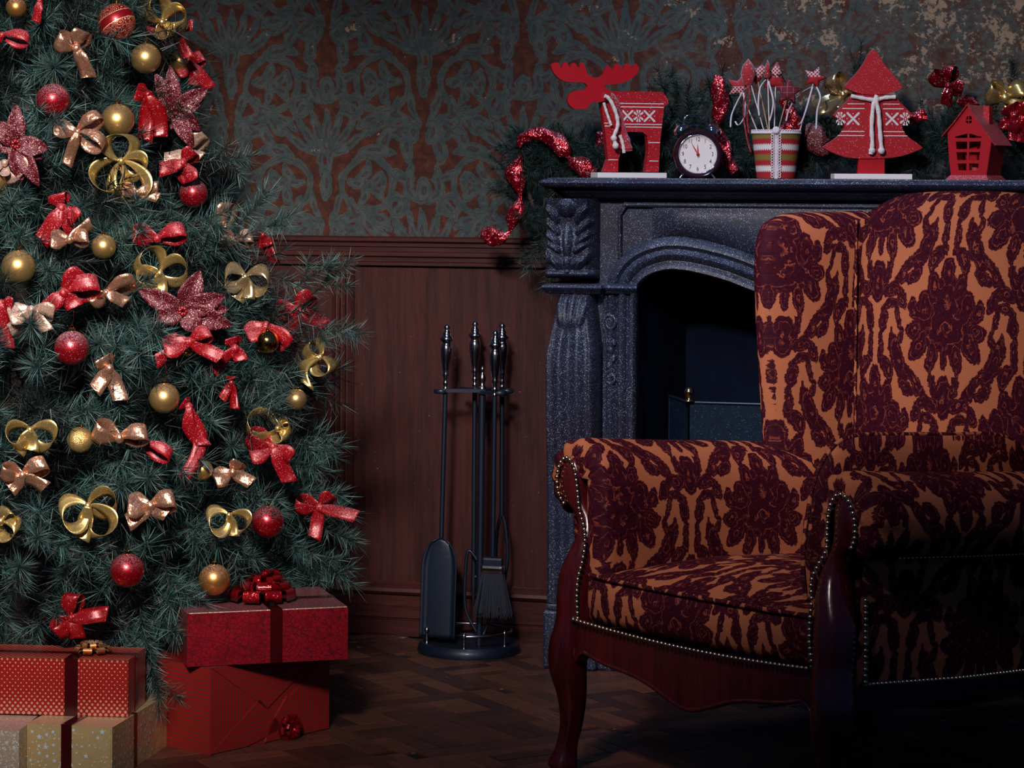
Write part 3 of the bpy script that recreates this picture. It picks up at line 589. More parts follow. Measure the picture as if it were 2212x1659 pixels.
# ------------------------------------------------------------------ gifts
def rot2(v, a): return (v[0]*math.cos(a)-v[1]*math.sin(a), v[0]*math.sin(a)+v[1]*math.cos(a))
def gift(name, label, mt, corner, W, D, H, rz, z0=0, anchor='fl', bev=.003):
    """corner = world xy of the front-left (fl) or front-right (fr) bottom corner; local origin there"""
    o = thing(name, label, 'gift box', (corner[0], corner[1], z0), rz, 'wrapped gift boxes under the tree')
    m = MB(); m.box((W/2 if anchor == 'fl' else -W/2, D/2, H/2), (W, D, H), uv=True); m.make('wrapped_box', mt, o, bev=bev); return o
def band(m, x0, x1, y0, y1, H, along, w_, th=.0012, z0=0.):
    """ribbon band round a box: along='x' runs over the top left-right, 'y' front-back"""
    if along == 'y':
        x = x0
        m.box((x, y0-th/2, (H+z0)/2), (w_, th, H-z0)); m.box((x, (y0+y1)/2, H+th/2), (w_, y1-y0+2*th, th)); m.box((x, y1+th/2, H/2), (w_, th, H))
    else:
        y = y0
        m.box((x0-th/2, y, H/2), (th, w_, H)); m.box(((x0+x1)/2, y, H+th/2), (x1-x0+2*th, w_, th)); m.box((x1+th/2, y, H/2), (th, w_, H))
# striped box: front-left edge at px 447..; right corner px 712
A = PZ(452, 1632); B = PZ(711, 1574); g1rz = math.atan2(B.y-A.y, B.x-A.x); g1w = (B-A).length; g1h = .167
g1 = gift('gift_box', 'red striped gift box on the floor with folded paper end', 'gift_striped', A, g1w, .20, g1h, g1rz)
Wg, Hg = g1w, g1h
for (pts, uvr, nm) in (([(.004, Hg), (Wg-.004, Hg), (Wg*.56, Hg*.52), (Wg*.46, Hg*.40)], 0, 'paper_flap'), ([(0.002, 0.002), (Wg*.40, Hg*.53), (Wg*.60, Hg*.14), (Wg*.30, .002)], 0, 'paper_flap'), ([(.002, .002), (.002, Hg-.004), (Wg*.40, Hg*.50)], 1, 'paper_flap'), ([(Wg-.002, .002), (Wg-.002, Hg-.004), (Wg*.64, Hg*.46)], 1, 'paper_flap'), ([(Wg*.45, .002), (Wg-.002, .002), (Wg*.63, Hg*.50), (Wg*.50, Hg*.22)], 0, 'paper_flap')):
    n_ = {0: 0}.get(0); th = .0012 if uvr else .0024
    if len(pts) == 5: th = .003
    m = MB(); m.add([(x, -th, z) for x, z in pts]+[(x, 0, z) for x, z in pts], [tuple(range(len(pts)))[::-1] if ((pts[1][0]-pts[0][0])*(pts[2][1]-pts[0][1])-(pts[1][1]-pts[0][1])*(pts[2][0]-pts[0][0])) < 0 else tuple(range(len(pts)))]+[(i, (i+1) % len(pts), len(pts)+(i+1) % len(pts), len(pts)+i) for i in range(len(pts))], [((z, x) if uvr else (x, z)) for x, z in pts]*2)
    m.make(nm, 'gift_striped', g1)
def rosette(m, c, r, n=9, layers=2, ax='z'):
    T = Matrix.Translation(c) @ (Matrix.Rotation(PI/2, 4, 'X') if ax == 'y' else Matrix())
    for l in range(layers):
        for k in range(n):
            a = 2*PI*k/n+l*.35; rr = r*(1-.33*l); d = Vector((math.cos(a), math.sin(a), 0)); s = Vector((-math.sin(a), math.cos(a), 0)); P = []
            for i in range(13):
                t = i/12; q = math.sin(PI*t); ph = math.cos(PI*t); cc = d*(rr*q) + Vector((0, 0, rr*(.25+.35*l)*(1 if t < .5 else 1)*abs(math.sin(2*PI*t))*.6 + (.3*rr*l) + (rr*.22 if t > .5 else 0)*q)); w_ = rr*.26*(.45+.55*q); P.append([tuple(cc-s*w_), tuple(cc+s*w_)])
            m.grid(P, T=T)
m = MB(); rosette(m, (Wg*.62, -.012, .022), .028, 8, 3, 'y'); m.make('rosette_bow', 'red_foil_clear', g1, smooth=True)['label'] = 'dark red shiny rosette bow'
# red foil box on top
d_ = (A-CAM).dot(FW)
zt = .167
q = PZ(404, 1442, zt); q2 = PZ(751, 1425, zt); g2rz = math.atan2(q2.y-q.y, q2.x-q.x); g2w = (q2-q).length; g2h = .102
g2 = gift('gift_box', 'wide dark red foil gift box on top of the striped box, with large red bow', 'gift_red_foil', q, g2w, .26, g2h, g2rz, zt+.001)
m = MB(); m.tube([(0.003, .0005, g2h), (g2w-.003, .0005, g2h)], .0012, 6); m.tube([(g2w-.0005, .001, .004), (g2w-.0005, .001, g2h)], .0009, 6); m.make('edge_strip', 'rose_ribbon', g2)['label'] = 'pale foil edge'  # thin pale tubes along the front top edge and one corner
m = MB(); band(m, g2w*.55, 0, 0, .26, g2h, 'y', .024); m.make('ribbon_band', 'dark_band', g2)
m = MB(); band(m, 0, g2w, .13, 0, g2h, 'x', .024); m.make('ribbon_band', 'dark_band', g2)
m = MB(); rosette(m, (g2w*.53, .115, g2h+.006), .066, 9, 3); rosette(m, (g2w*.55, .11, g2h+.024), .050, 7, 2); rosette(m, (g2w*.57, .11, g2h+.044), .032, 5, 2); o = m.make('rosette_bow', 'red_foil_clear', g2, smooth=True); o['label'] = 'large glossy red rosette bow'
# gold star boxes in front, dotted box above
zs = .098
ga = PZ(338, 1652); gb = PZ(392, 1590)
A = PZ(248, 1705); rzg = math.atan2(gb.y-A.y, gb.x-A.x)+.10
def star(m, c, r, T):
    pts = [(c[0]+r*(1 if k % 2 == 0 else .42)*math.sin(k*PI/5), c[1], c[2]+r*(1 if k % 2 == 0 else .42)*math.cos(k*PI/5)) for k in range(10)]; m.add([c]+pts, [(0, 1+(k+1) % 10, 1+k) for k in range(10)], T=T)
c3 = PZ(242, 1690); c3r = PZ(392, 1590); r3 = math.atan2(c3r.y-c3.y, c3r.x-c3.x)
# box D: corner at c3, right side runs back to the right, front runs left
def corner_gift(label, mt, c, H, rz, Lf, Ls, z0=0):
    """c nearest corner; front face runs left along -x', side face runs along +y'"""
    o = thing('gift_box', label, 'gift box', (c.x, c.y, z0), rz, 'wrapped gift boxes under the tree'); m = MB(); m.box((-Lf/2, Ls/2, H/2), (Lf, Ls, H), uv=True); m.make('wrapped_box', mt, o, bev=.004); return o
H3 = .100; rz3 = r3-PI/2
g3 = corner_gift('gold gift box with silver stars and dark ribbon, directly under the dotted box', 'gift_gold', c3, H3, rz3, .165, (c3r-c3).length)
def scatter(n, w_, h_, gap):
    out = []
    for _ in range(n*30):
        p = (random.uniform(.006, w_), random.uniform(.007, h_)); 
        if all(math.dist(p, q) > gap for q in out): out.append(p)
        if len(out) >= n: break
    return out
m = MB()
for x, z in scatter(60, .158, H3-.007, .013): star(m, (-x, -.0008, z), random.choice((.0018, .003, .0045, .006)), None)
for y, z in scatter(70, .225, H3-.007, .013): star(m, (y, -.0008, z), random.choice((.0018, .003, .0045, .006)), Matrix.Rotation(PI/2, 4, 'Z'))
m.make('foil_stars', 'star_foil', g3)['kind'] = 'stuff'
m = MB(); band(m, -.088, 0, 0, .235, H3, 'y', .020, .0022); m.make('ribbon_band', 'dark_band', g3)
m = MB(); band(m, -.165, 0, .125, 0, H3, 'x', .014); m.make('ribbon_band', 'dark_band', g3)
m = MB(); m.add([(-.060, -.0010, .002), (-.036, -.0012, H3*.46), (-.003, -.0010, .002)], [(0, 2, 1)]); m.add([(-.003, -.0012, H3-.004), (-.003, -.0012, .01), (-.05, -.0016, H3*.5)], [(0, 2, 1)]); m.make('paper_flap', 'gift_gold', g3, solid=.0008)
cl = PZ(68, 1700); g4 = corner_gift('gold gift box with stars, cut by the lower left corner of the picture', 'gift_gold_glitter', Vector((cl.x-.03, cl.y+.01, 0)), H3-.002, rz3+.12, .15, .2)
m = MB()
for x, z in scatter(45, .142, H3-.008, .012): star(m, (-x, -.0008, z), random.choice((.0022, .0035, .005)), None)
m.make('foil_stars', 'star_foil', g4)['kind'] = 'stuff'
zd = H3+.001
cD = PZ(276, 1549, zd); cR = PZ(334, 1500, zd); rD = math.atan2(cR.y-cD.y, cR.x-cD.x)-PI/2
H5 = .105
g5 = corner_gift('red gift box with pale dots and dark ribbon, on top of the gold boxes', 'gift_dotted', cD, H5, rD, .33, .135, zd)
m = MB(); band(m, -.108, 0, 0, .135, H5, 'y', .025); m.make('ribbon_band', 'dark_band', g5)
m = MB(); band(m, -.33, 0, .062, 0, H5, 'x', .018); m.make('ribbon_band', 'dark_band', g5)
m = MB(); rosette(m, (-.085, .062, H5+.004), .034, 8, 2); m.make('rosette_bow', 'orange_gold', g5, smooth=True)['label'] = 'brown gold ribbon bow'
# ------------------------------------------------------------------ armchair (local: x along the front, y to the back, z up)
ffp = PZ(1228, 1665); dn = .89*((ffp-CAM).dot(FW)); nfp = Pd(1800, 395+1.1*FPX/dn, dn)
crz = math.atan2(nfp.y-ffp.y, nfp.x-ffp.x); CO = (ffp+nfp)/2; CO.z = 0; HC = (nfp-ffp).length/2
ch = thing('wing_armchair', 'large wing armchair in burgundy and copper damask with brass nail trim', 'armchair', CO, crz)
e1v = Vector((math.cos(crz), math.sin(crz), 0)); bv = Vector((-math.sin(crz), math.cos(crz), 0))
def Lx(px, py, x): q = ray(px, py); t = (x-(CAM-CO).dot(e1v))/q.dot(e1v); p = CAM+q*t-CO; return p.dot(e1v), p.dot(bv), p.z
def Ly(px, py, y): q = ray(px, py); t = (y-(CAM-CO).dot(bv))/q.dot(bv); p = CAM+q*t-CO; return p.dot(e1v), p.dot(bv), p.z
US = 1/.165       # damask scale
def tilt(y): return -.07*max(0, y)       # whole chair sinks towards the back
def superloft(secs, n=16, pw=2.6):
    """secs: (cx, cy, z, hx, hy) -> rings"""
    P = []
    for cx, cy, z, hx, hy in secs:
        r = []
        for k in range(n):
            a = 2*PI*k/n; c, s_ = math.cos(a), math.sin(a); r.append((cx+hx*math.copysign(abs(c)**(2/pw), c), cy+hy*math.copysign(abs(s_)**(2/pw), s_), z))
        P.append(r)
    return P
for sx in (-1, 1):
    # front leg and arm post in one curved piece
    S = cr([(.345, .00, 0, .020, .020), (.350, -.005, .012, .026, .026), (.345, .0, .045, .018, .020), (.336, .004, .09, .019, .021), (.333, .002, .14, .025, .026), (.338, -.004, .19, .034, .032), (.338, -.002, .235, .036, .034), (.330, .006, .285, .033, .034),
            (.330, .010, .33, .033, .036), (.328, .014, .37, .032, .036), (.318, .022, .41, .026, .034), (.312, .032, .445, .021, .030), (.322, .036, .475, .021, .026), (.342, .030, .50, .025, .024), (.352, .024, .53, .029, .022), (.352, .022, .56, .026, .020), (.350, .022, .580, .014, .014), (.350, .022, .586, .002, .004)], 5)
    P = superloft([(sx*a, b, c, d, e) for a, b, c, d, e in S]); m = MB(); m.grid(P, cv=True, flip=True); m.add(P[0], [tuple(range(16))[::-1]])
    m.make('front_leg', 'chair_wood', ch, smooth=True)
    # rear leg
    S = cr([(.235, .70, 0, .018, .018), (.235, .68, .06, .020, .020), (.238, .65, .15, .023, .023), (.24, .64, .26, .026, .026)], 4)
    P = superloft([(sx*a, b, c, d, e) for a, b, c, d, e in S]); m = MB(); m.grid(P, cv=True, flip=True); m.add(P[0], [tuple(range(16))[::-1]]); m.make('rear_leg', 'chair_wood_dark', ch, smooth=True)
# front rail with serpentine lower edge
def railz(u): return .192+.050*abs(u)**2.2 - .012*math.cos(u*PI*2)*(1-abs(u)) - .012*math.exp(-(u/.25)**2)
us = np.linspace(-1, 1, 49); top = [(u*.315, .285-.010*(1-u*u)) for u in us]; bot = [(u*.315, railz(u)-.045*max(0, abs(u)-.9)/.1) for u in us]
m = MB(); m.plate([[p for p in bot]+[p for p in top[::-1]]], -.014, .012); m.make('front_rail', 'chair_wood', ch, smooth=True, auto=30)
m = MB(); m.tube([(x, -.015, z+.004) for x, z in bot[1:-1]], .0045, 8); m.make('rail_bead', 'chair_wood', ch, smooth=True)
for sx in (-1, 1):
    m = MB(); P = [[(sx*(.335-.10*t), .03+.62*t, .212+tilt(.6*t)), (sx*(.335-.10*t), .03+.62*t, .262+tilt(.6*t))] for t in np.linspace(0, 1, 9)]; m.grid(P); m.make('side_rail', 'chair_wood_dark', ch, solid=.022)
def nails(name, pts, nrm, gap=.0105, r=.0046):
    m = MB(); P = [Vector(p) for p in pts]; acc = 0; out = [P[0]]
    for a, b in zip(P[:-1], P[1:]):
        L = (b-a).length; d = gap-acc
        while d <= L: out.append(a+(b-a)*(d/L)); d += gap
        acc = (acc+L) % gap
    T0 = Vector(nrm).to_track_quat('Z', 'Y').to_matrix().to_4x4()
    for p in out: m.lathe([(r, 0), (r*.92, r*.45), (r*.6, r*.78), (0, r*.9)], n=8, T=Matrix.Translation(p) @ T0)
    o = m.make(name, 'nail_brass', ch, smooth=True); o['kind'] = 'stuff'; return o
nails('nail_trim', [(u*.30, -.024, .291-.010*(1-u*u)) for u in np.linspace(-1, 1, 30)], (0, -1, .15))
# arms: swept roll, inner face and outer face
sec = [(.262, .30), (.258, .36), (.256, .42), (.255, .48), (.258, .53), (.268, .575), (.288, .605), (.318, .620), (.350, .622), (.382, .612), (.408, .590), (.420, .560), (.419, .530), (.408, .502), (.392, .485), (.374, .478)]
sec = cr(sec, 4)
for sx in (-1, 1):
    P = []; U = []; L = [0]
    for a, b in zip(sec[:-1], sec[1:]): L.append(L[-1]+math.dist(a, b))
    ys = [.012, .014, .018, .026, .04, .07]+list(np.linspace(.11, .66, 12)); ins = [.030, .018, .009, .003, 0, 0]+[0]*12
    for y, q in zip(ys, ins):
        rw = []; uw = []
        for k, ((x, z), l) in enumerate(zip(sec, L)):
            cx, cz = .345, .54
            if z < .5 and k < len(sec)/2: cx, cz = .33, z
            dx, dz = cx-x, cz-z; dd = math.hypot(dx, dz)+1e-6; rip = .0035*math.sin(l*150)*max(0, 1-(y-.01)/.08)*(1 if l > .16 else .15)
            nx, nz = x+dx/dd*(q+rip), z+dz/dd*(q+rip); bow = -.028*min(1, max(0, (y-.35)/.3))
            rw.append((sx*(nx+bow), y, nz+tilt(y))); uw.append(((y-.416)*5.5, (l-.20)*5.2))
        P.append(rw); U.append(uw)
    m = MB(); m.grid(P, uv=U, flip=sx > 0)
    # puckered front closing towards the wooden scroll
    F = []; FU = []
    for s_ in np.linspace(0, 1, 8):
        rw = []; uw = []
        for k, (x, y, z) in enumerate(P[0]):
            cx, cz = (.350, .545) if k > len(sec)*.30 else (.325, z)
            l = L[k]; hw_ = .018; dx, dz = sx*cx-x, cz-z; dd = math.hypot(dx, dz); t = s_*max(0, (dd-hw_))/dd if dd > hw_ else 0
            rip = .0045*math.sin(l*170)*math.sin(PI*min(1, s_*1.1))*(1 if l > .12 else .2)
            rw.append((x+dx*t, y+.006*s_-.004*math.sin(PI*s_*.75)-rip*.7, z+dz*t)); uw.append((U[0][k][0]-s_*.35, U[0][k][1]))
        F.append(rw); FU.append(uw)
    m.grid(F, uv=FU, flip=sx < 0); m.make('arm', 'damask_fabric', ch, smooth=True)
    P = []; U = []
    for y in np.linspace(.035, .70, 16):
        rw = []; uw = []
        for z in np.linspace(.262, .492, 10):
            x = .352-.05*max(0, (y-.3)/.4)+.008*math.sin((z-.26)/.23*PI)+.02*((z-.26)/.23)**3; rw.append((sx*x, y, z+tilt(y))); uw.append(((y-.36)*4.65, (z-.35)*4.8))
        P.append(rw); U.append(uw)
    m = MB(); m.grid(P, uv=U, flip=sx > 0); m.make('side_panel', 'damask_fabric', ch, smooth=True)
    nails('nail_trim', [(sx*(.362-.05*max(0, (y-.3)/.4)), y, .268+tilt(y)) for y in np.linspace(.05, .68, 20)], (sx, 0, 0))
    nails('nail_trim', [(sx*(.392-.04*max(0, (y-.3)/.4)), y, .482+tilt(y)) for y in np.linspace(.10, .66, 12)], (sx, 0, -.3), r=.003)
    ov = [(.300, .000, .292), (.298, -.004, .33), (.297, -.003, .365), (.293, .005, .40), (.290, .008, .435), (.302, .014, .465), (.316, .016, .49), (.320, .014, .53), (.326, .013, .562), (.340, .013, .582), (.356, .014, .584), (.370, .014, .572), (.380, .015, .545), (.378, .018, .515), (.366, .022, .495)]
    nails('nail_trim', [(sx*a, b-.013, c) for a, b, c in cr(ov, 6)], (0, -1, 0))
    nails('nail_trim', [(sx*.366, .046, z) for z in np.linspace(.27, .40, 8)]+[(sx*.350, .062, .45)], (sx, -.5, 0))
# seat cushion with boxed front
P = []; U = []
fz = [(.018, .286, 0), (-.004, .290, .02), (-.012, .305, .035), (-.015, .330, .06), (-.014, .352, .082), (-.006, .370, .10), (.004, .377, .115), (.02, .383, .13), (.06, .392, .17), (.14, .403, .25), (.25, .407, .36), (.38, .396, .49), (.50, .376, .61), (.62, .350, .73)]
for u in np.linspace(-1, 1, 37):
    rw = []; uw = []
    for y, z, l in fz:
        e = 1-abs(u)**6; dome = (z-.377)*(1-abs(u)**3)+.377 if z > .377 else z; puff = -.008*math.cos(u*PI/2) if y < 0 else 0
        rw.append((u*.283, y+puff+.012*abs(u)**10, dome-.006*abs(u)**12)); uw.append(((u*.283+.028)*5.75, (l-.065)*4.8))
    P.append(rw); U.append(uw)
m = MB(); m.grid(P, uv=U); m.make('seat_cushion', 'damask_fabric', ch, smooth=True)
def piping(name, pts, r=.0042):
    m = MB(); pts = cr(pts, 5); U = []; m.tube(pts, r, 8); m.has_uv = True
    q = []
    for f in m.f: q.append([((m.v[i][0]+m.v[i][1]*.5)*US*2.1, m.v[i][2]*US*2) for i in f])
    m.uv = q; return m.make(name, 'damask_fabric', ch, smooth=True)
piping('seat_piping', [(u*.283, -.010-.008*math.cos(u*PI/2)+.012*abs(u)**10, .374) for u in np.linspace(-1, 1, 12)])
# back, with crest rising to the middle
def crest(x): u = abs(x)/.27; return 1.090-.018*u*u-.042*max(0, u-.55)**2*4
P = []; U = []
for i in range(41):
    x = -.262+.60*i/40; rw = []; uw = []; zt = crest(x-.023); ue = abs(x-.038)/.30
    prof_ = [(.640, .30), (.645, .45), (.650, .60), (.655, .75), (.658, .88), (.662, .98)]; pts = [(y, z) for y, z in prof_]+[(.665, zt-.060), (.672, zt-.030), (.690, zt-.010), (.708, zt), (.730, zt-.004), (.745, zt-.025), (.750, zt-.08), (.735, .60), (.715, .24)]; l = 0
    for k, (y, z) in enumerate(pts):
        if k: l += math.dist(pts[k-1], (y, z))
        bul = -.022*math.sin(PI*min(1, max(0, (z-.45)/.6)))*(1-ue**2.5) if k < 9 else 0
        rw.append((x, y+bul+.03*ue**8*(1 if k < 9 else -.6), z)); uw.append(((x-.02)*5.43, (l-.542)*4.8))
    P.append(rw); U.append(uw)
m = MB(); m.grid(P, uv=U); m.make('back', 'damask_fabric', ch, smooth=True)
# wings
for sx in (-1, 1):
    out = cr([(.475, .40), (.482, .50), (.478, .62), (.470, .74), (.462, .86), (.460, .95), (.468, 1.005), (.492, 1.032), (.54, 1.044), (.62, 1.046), (.70, 1.048)], 5)
    P = []; U = []; n_ = len(out)
    for i, (y0, z0) in enumerate(out):
        rw = []; uw = []
        if i == 0: tx, tz = 0, 1
        else: a = out[i-1]; b = out[min(i+1, n_-1)]; tx, tz = b[0]-a[0], b[1]-a[1]; d = math.hypot(tx, tz); tx /= d; tz /= d
        xb = lambda y: .282-.060*max(0, (y-.47)/.25)
        sy_, sz_ = .728, .40+.60*(i/(n_-1))**.9; D_ = math.hypot(sy_-y0, sz_-z0)+1e-5; ny, nz = (sy_-y0)/D_, (sz_-z0)/D_
        for fr_, off, dxx in ((1, 0, 0), (.7, 0, 0), (.4, 0, .001), (.2, 0, .004), (0, .014, .010), (0, .004, .018), (0, 0, .028), (0, .004, .038), (0, .014, .046), (.2, 0, .051), (.5, 0, .054), (1, 0, .056)):
            off = off if not fr_ else max(D_*fr_, .02); off = min(off, D_) if fr_ else min(off, D_*.3); y = y0+ny*off; z = z0+nz*off
            rw.append((sx*((.068 if sx > 0 else 0)+xb(y)+dxx-.010*math.sin(min(1, off/.2)*PI)*(1 if dxx < .02 else -1)), y, z)); uw.append(((y+dxx*1.5-.65)*7.06, (z-.731)*4.8))
        P.append(rw); U.append(uw)
    m = MB(); m.grid(P, uv=U, flip=sx > 0); m.make('wing', 'damask_fabric', ch, smooth=True)
piping('back_piping', [(-.228, .655, z) for z in np.linspace(.5, 1.03, 8)], .003)
# loose cushion leaning on the inside of the near arm
ck = thing('chair_cushion', 'piped damask cushion standing on the seat against the right arm', 'cushion', CO, crz)
P = []; U = []
oc_ = cr([(.052, .392), (.045, .46), (.055, .53), (.075, .60), (.120, .648), (.18, .662), (.30, .657), (.42, .650), (.56, .640), (.632, .60), (.638, .50), (.63, .40)], 5)
cyy, czz = .31, .50
for y, z in oc_:
    rw = []; uw = []
    for t, dx in ((1.0, .0), (.985, .012), (.95, .022), (.88, .032), (.75, .040), (.5, .048), (.25, .052), (0, .053)):
        yy, zz = cyy+(y-cyy)*t, czz+(z-czz)*t; rw.append((.222+dx*.6, yy, zz)); uw.append(((yy-.36)*US*1.1+dx*4, (zz-.60)*US+dx*3))
    P.append(rw); U.append(uw)
m = MB(); m.grid(P, uv=U, flip=True); P2 = [[(2*.222-x, y, z) for x, y, z in r] for r in P]; m.grid(P2, uv=U); m.make('cover', 'damask_fabric', ck, smooth=True)
m = MB(); m.tube([(.222, y, z) for y, z in oc_], .0045, 8); m.has_uv = True; m.uv = [[((m.v[i][1])*US*2.1, m.v[i][2]*US*2) for i in f] for f in m.f]; m.make('piping', 'damask_fabric', ck, smooth=True)
# ------------------------------------------------------------------ generic ribbon and bow builders
def strip(m, pts, ws, wd, T=None):
    m.grid([[tuple(Vector(p)-Vector(d)*w*.5), tuple(Vector(p)-Vector(d)*w*.17), tuple(Vector(p)+Vector(d)*w*.17), tuple(Vector(p)+Vector(d)*w*.5)] for p, w, d in zip(pts, ws, wd)], T=T)
def face_cam(px, loc, pitch=0, yaw=0):
    d = (CAM-Vector(loc)); return math.atan2(d.x, -d.y)+yaw
def bow(name, label, cat, px, py, mt, w, loops=(), tails=(), d=None, Y=None, group=None, open_=.9, knot=.6, loc=None, sol=.0006, cut=True):
    """loops and tails: (dx, dy[, bend]) as pixel offsets of the photograph, turned into real lengths at the bow's distance"""
    P0 = Vector(loc) if loc is not None else (Pd(px, py, d) if d else PY(px, py, Y)); dist = (P0-CAM).dot(FW); k = dist/FPX
    rz = face_cam(px, P0); o = thing(name, label, cat, P0, rz, group); W = w*k*1.25
    rs = random.Random(px*7+py)
    for lp in loops:
        e = Vector((lp[0]*k, 0, -lp[1]*k)); L = e.length; ed = e.normalized(); pr = Vector((-ed.z, 0, ed.x)); nn = Vector((0, -1, 0)); op = lp[2] if len(lp) > 2 else 1
        pts = []; ws = []; wd = []; tw = rs.choice((-1, 1)); curl = open_ > 1.2
        A_ = rs.uniform(.65, 1.0) if curl else rs.uniform(.35, .6); ipl = .30*op if curl else .17*op; dep = .16 if curl else .26
        for i in range(29):
            t = i/28; s_ = (1-math.cos(2*PI*t))/2; q = math.sin(2*PI*t); pts.append(ed*(L*s_**.75) + nn*(q*L*dep+.014*s_) + pr*(q*L*ipl)); ws.append(W*((.55+.45*min(1, s_*3)) if curl else (.32+.68*min(1, s_*2.4)))*(.85 if curl else .95)); wd.append((pr*math.cos(A_*(.4+.6*s_)) + nn*(tw*math.sin(A_*(.4+.6*s_)))).normalized())
        m = MB(); strip(m, pts, ws, wd); m.make('loop', mt, o, smooth=True, solid=sol)
    for tl in tails:
        e = Vector((tl[0]*k, 0, -tl[1]*k)); L = e.length; ed = e.normalized(); pr = Vector((-ed.z, 0, ed.x)); nn = Vector((0, -1, 0)); bd = (tl[2] if len(tl) > 2 else 0)*k
        pts = []; ws = []; wd = []; ph = rs.uniform(0, 3); tw = rs.uniform(-.7, .7)
        for i in range(17):
            t = i/16; pts.append(ed*(L*t) + pr*(bd*math.sin(PI*t)) + nn*(.010+L*.10*math.sin(ph+t*4.2))); ws.append(W*(.45+.55*min(1, t*3))*.9); wd.append((pr*1.0 + nn*(tw*math.sin(t*3)) + (ed*.35 if cut and i == 16 else Vector((0, 0, 0)))).normalized())
        m = MB(); strip(m, pts, ws, wd); m.make('tail', mt, o, smooth=True, solid=sol)
    if knot: m = MB(); m.ball((0, -.010, 0), W*.42*knot, 10, 8, sq=(1.1, .8, 1.15)); m.make('knot', mt, o, smooth=True)
    return o
# ------------------------------------------------------------------ things on the mantel shelf
ZS = 1.1127
def on_shelf(px, Y): p = PY(px, 384, Y); return Vector((p.x, Y, ZS))
def pxscale(p): return (Vector(p)-CAM).dot(FW)/FPX
# moose
o0 = on_shelf(1358, -.27); K = pxscale(o0); ry = math.radians(28); CX = math.cos(math.radians(15.5))
mo = thing('moose_figure', 'flat red wooden moose with nordic knit body on a white board', 'figurine', o0, ry)
def F_(pts, cx=1358, zy=383): return [((x-cx)*K/CX, (zy-y)*K) for x, y in pts]
def Z5(pts, ox=1180, oy=120, s=5.925): return [(ox+x/s, oy+y/s) for x, y in pts]
m = MB(); m.box((0, .0, .006), (.162, .062, .012)); m.make('board', 'white_board', mo, bev=.001)
body = Z5([(760, 450), (1470, 455), (1535, 540), (1545, 600), (1490, 635), (1440, 1100), (1425, 1480), (1255, 1480), (1290, 1200), (1275, 1020), (1220, 970), (1030, 968), (985, 1000), (940, 1200), (910, 1330), (905, 1480), (720, 1480), (775, 1320), (740, 1000), (700, 720), (680, 560)])
m = MB(); m.plate([F_(body)], -.010, .014); m.make('body', 'red_paint_frost', mo, bev=.0015)
head = Z5(cr([(28, 150), (60, 108), (120, 110), (155, 180), (175, 120), (220, 95), (262, 160), (290, 110), (330, 110), (375, 170), (400, 105), (440, 110), (465, 180), (480, 235), (540, 275), (610, 285), (670, 255), (700, 190), (740, 130), (785, 175), (800, 190), (840, 110), (890, 115), (925, 180), (960, 115), (1010, 100), (1045, 160), (1070, 120), (1110, 105), (1135, 170), (1095, 250), (1000, 320), (880, 360), (730, 372), (700, 400), (770, 450), (760, 540), (690, 585), (625, 600), (560, 600), (510, 640), (480, 685), (430, 685), (330, 690), (260, 640), (238, 570), (265, 500), (340, 455), (440, 440), (485, 400), (470, 370), (420, 352), (300, 350), (180, 335), (80, 260)], 3, True))
m = MB(); m.plate([F_(head)], -.026, -.012); m.make('head', 'red_paint', mo, bev=.0015, smooth=False)
FLAKE = ["....##.##....", "....##.##....", ".##..#.#..##.", ".###.#.#.###.", "..###...###..", "....#.#.#....", "......#......", "....#.#.#....", "..###...###..", ".###.#.#.###.", ".##..#.#..##.", "....##.##....", "....##.##...."]
CROSS = ["##.........##", "###...#...###", ".###.....###.", "..###...###..", "...###.###...", "....#####....", "#....###....#", "....#####....", "...###.###...", "..###...###..", ".###.....###.", "###...#...###", "##.........##"]
def bitmap(m, rows, x0, z0, s, y, clip=None):
    for j, r in enumerate(rows):
        i = 0
        while i < len(r):
            if r[i] == '#':
                k = i
                while k < len(r) and r[k] == '#': k += 1
                xa_, xb_, zt_ = x0+i*s, x0+k*s, z0-j*s
                if clip: xa_, xb_ = max(xa_, clip(zt_)[0]), min(xb_, clip(zt_)[1])
                if xb_ > xa_+s*.3: m.box(((xa_+xb_)/2, y, zt_-s/2), (xb_-xa_, .0006, s*.94))
                i = k
            else: i += 1
def linerow(m, x0, x1, z, h, y):
    n_ = max(1, int((x1-x0)/.0022)); s = (x1-x0)/n_
    for k in range(n_): m.box((x0+(k+.5)*s, y, z+(.0004 if k % 2 else 0)), (s*1.02, .0006, h))
m = MB(); q = lambda x, y: F_(Z5([(x, y)]))[0]; s = q(14, 0)[0]-q(0, 0)[0]
for y in (608, 652, 872, 908): a = q(905 if y < 700 else 975, y); b = q(1482-(y-600)*.08, y); linerow(m, a[0], b[0], a[1], .0019, -.0105)
bs = .00205; a = q(880, 690)
for k, bm in enumerate((FLAKE, CROSS, FLAKE, CROSS)): bitmap(m, bm, a[0]+k*bs*12.6-.0135, a[1], bs, -.0105, lambda z: (q(955, 0)[0], q(1470, 0)[0]))
for (x0, x1, y) in ((1290, 1438, 1105), (1300, 1415, 1340), (778, 900, 1328), (722, 790, 862), (728, 800, 900)): a = q(x0, y); b = q(x1, y); linerow(m, a[0], b[0], a[1], .0018, -.0105)
kp = m.make('knit_pattern', 'knit_white', mo); kp['kind'] = 'stuff'; kp['label'] = 'white nordic snowflake pattern'
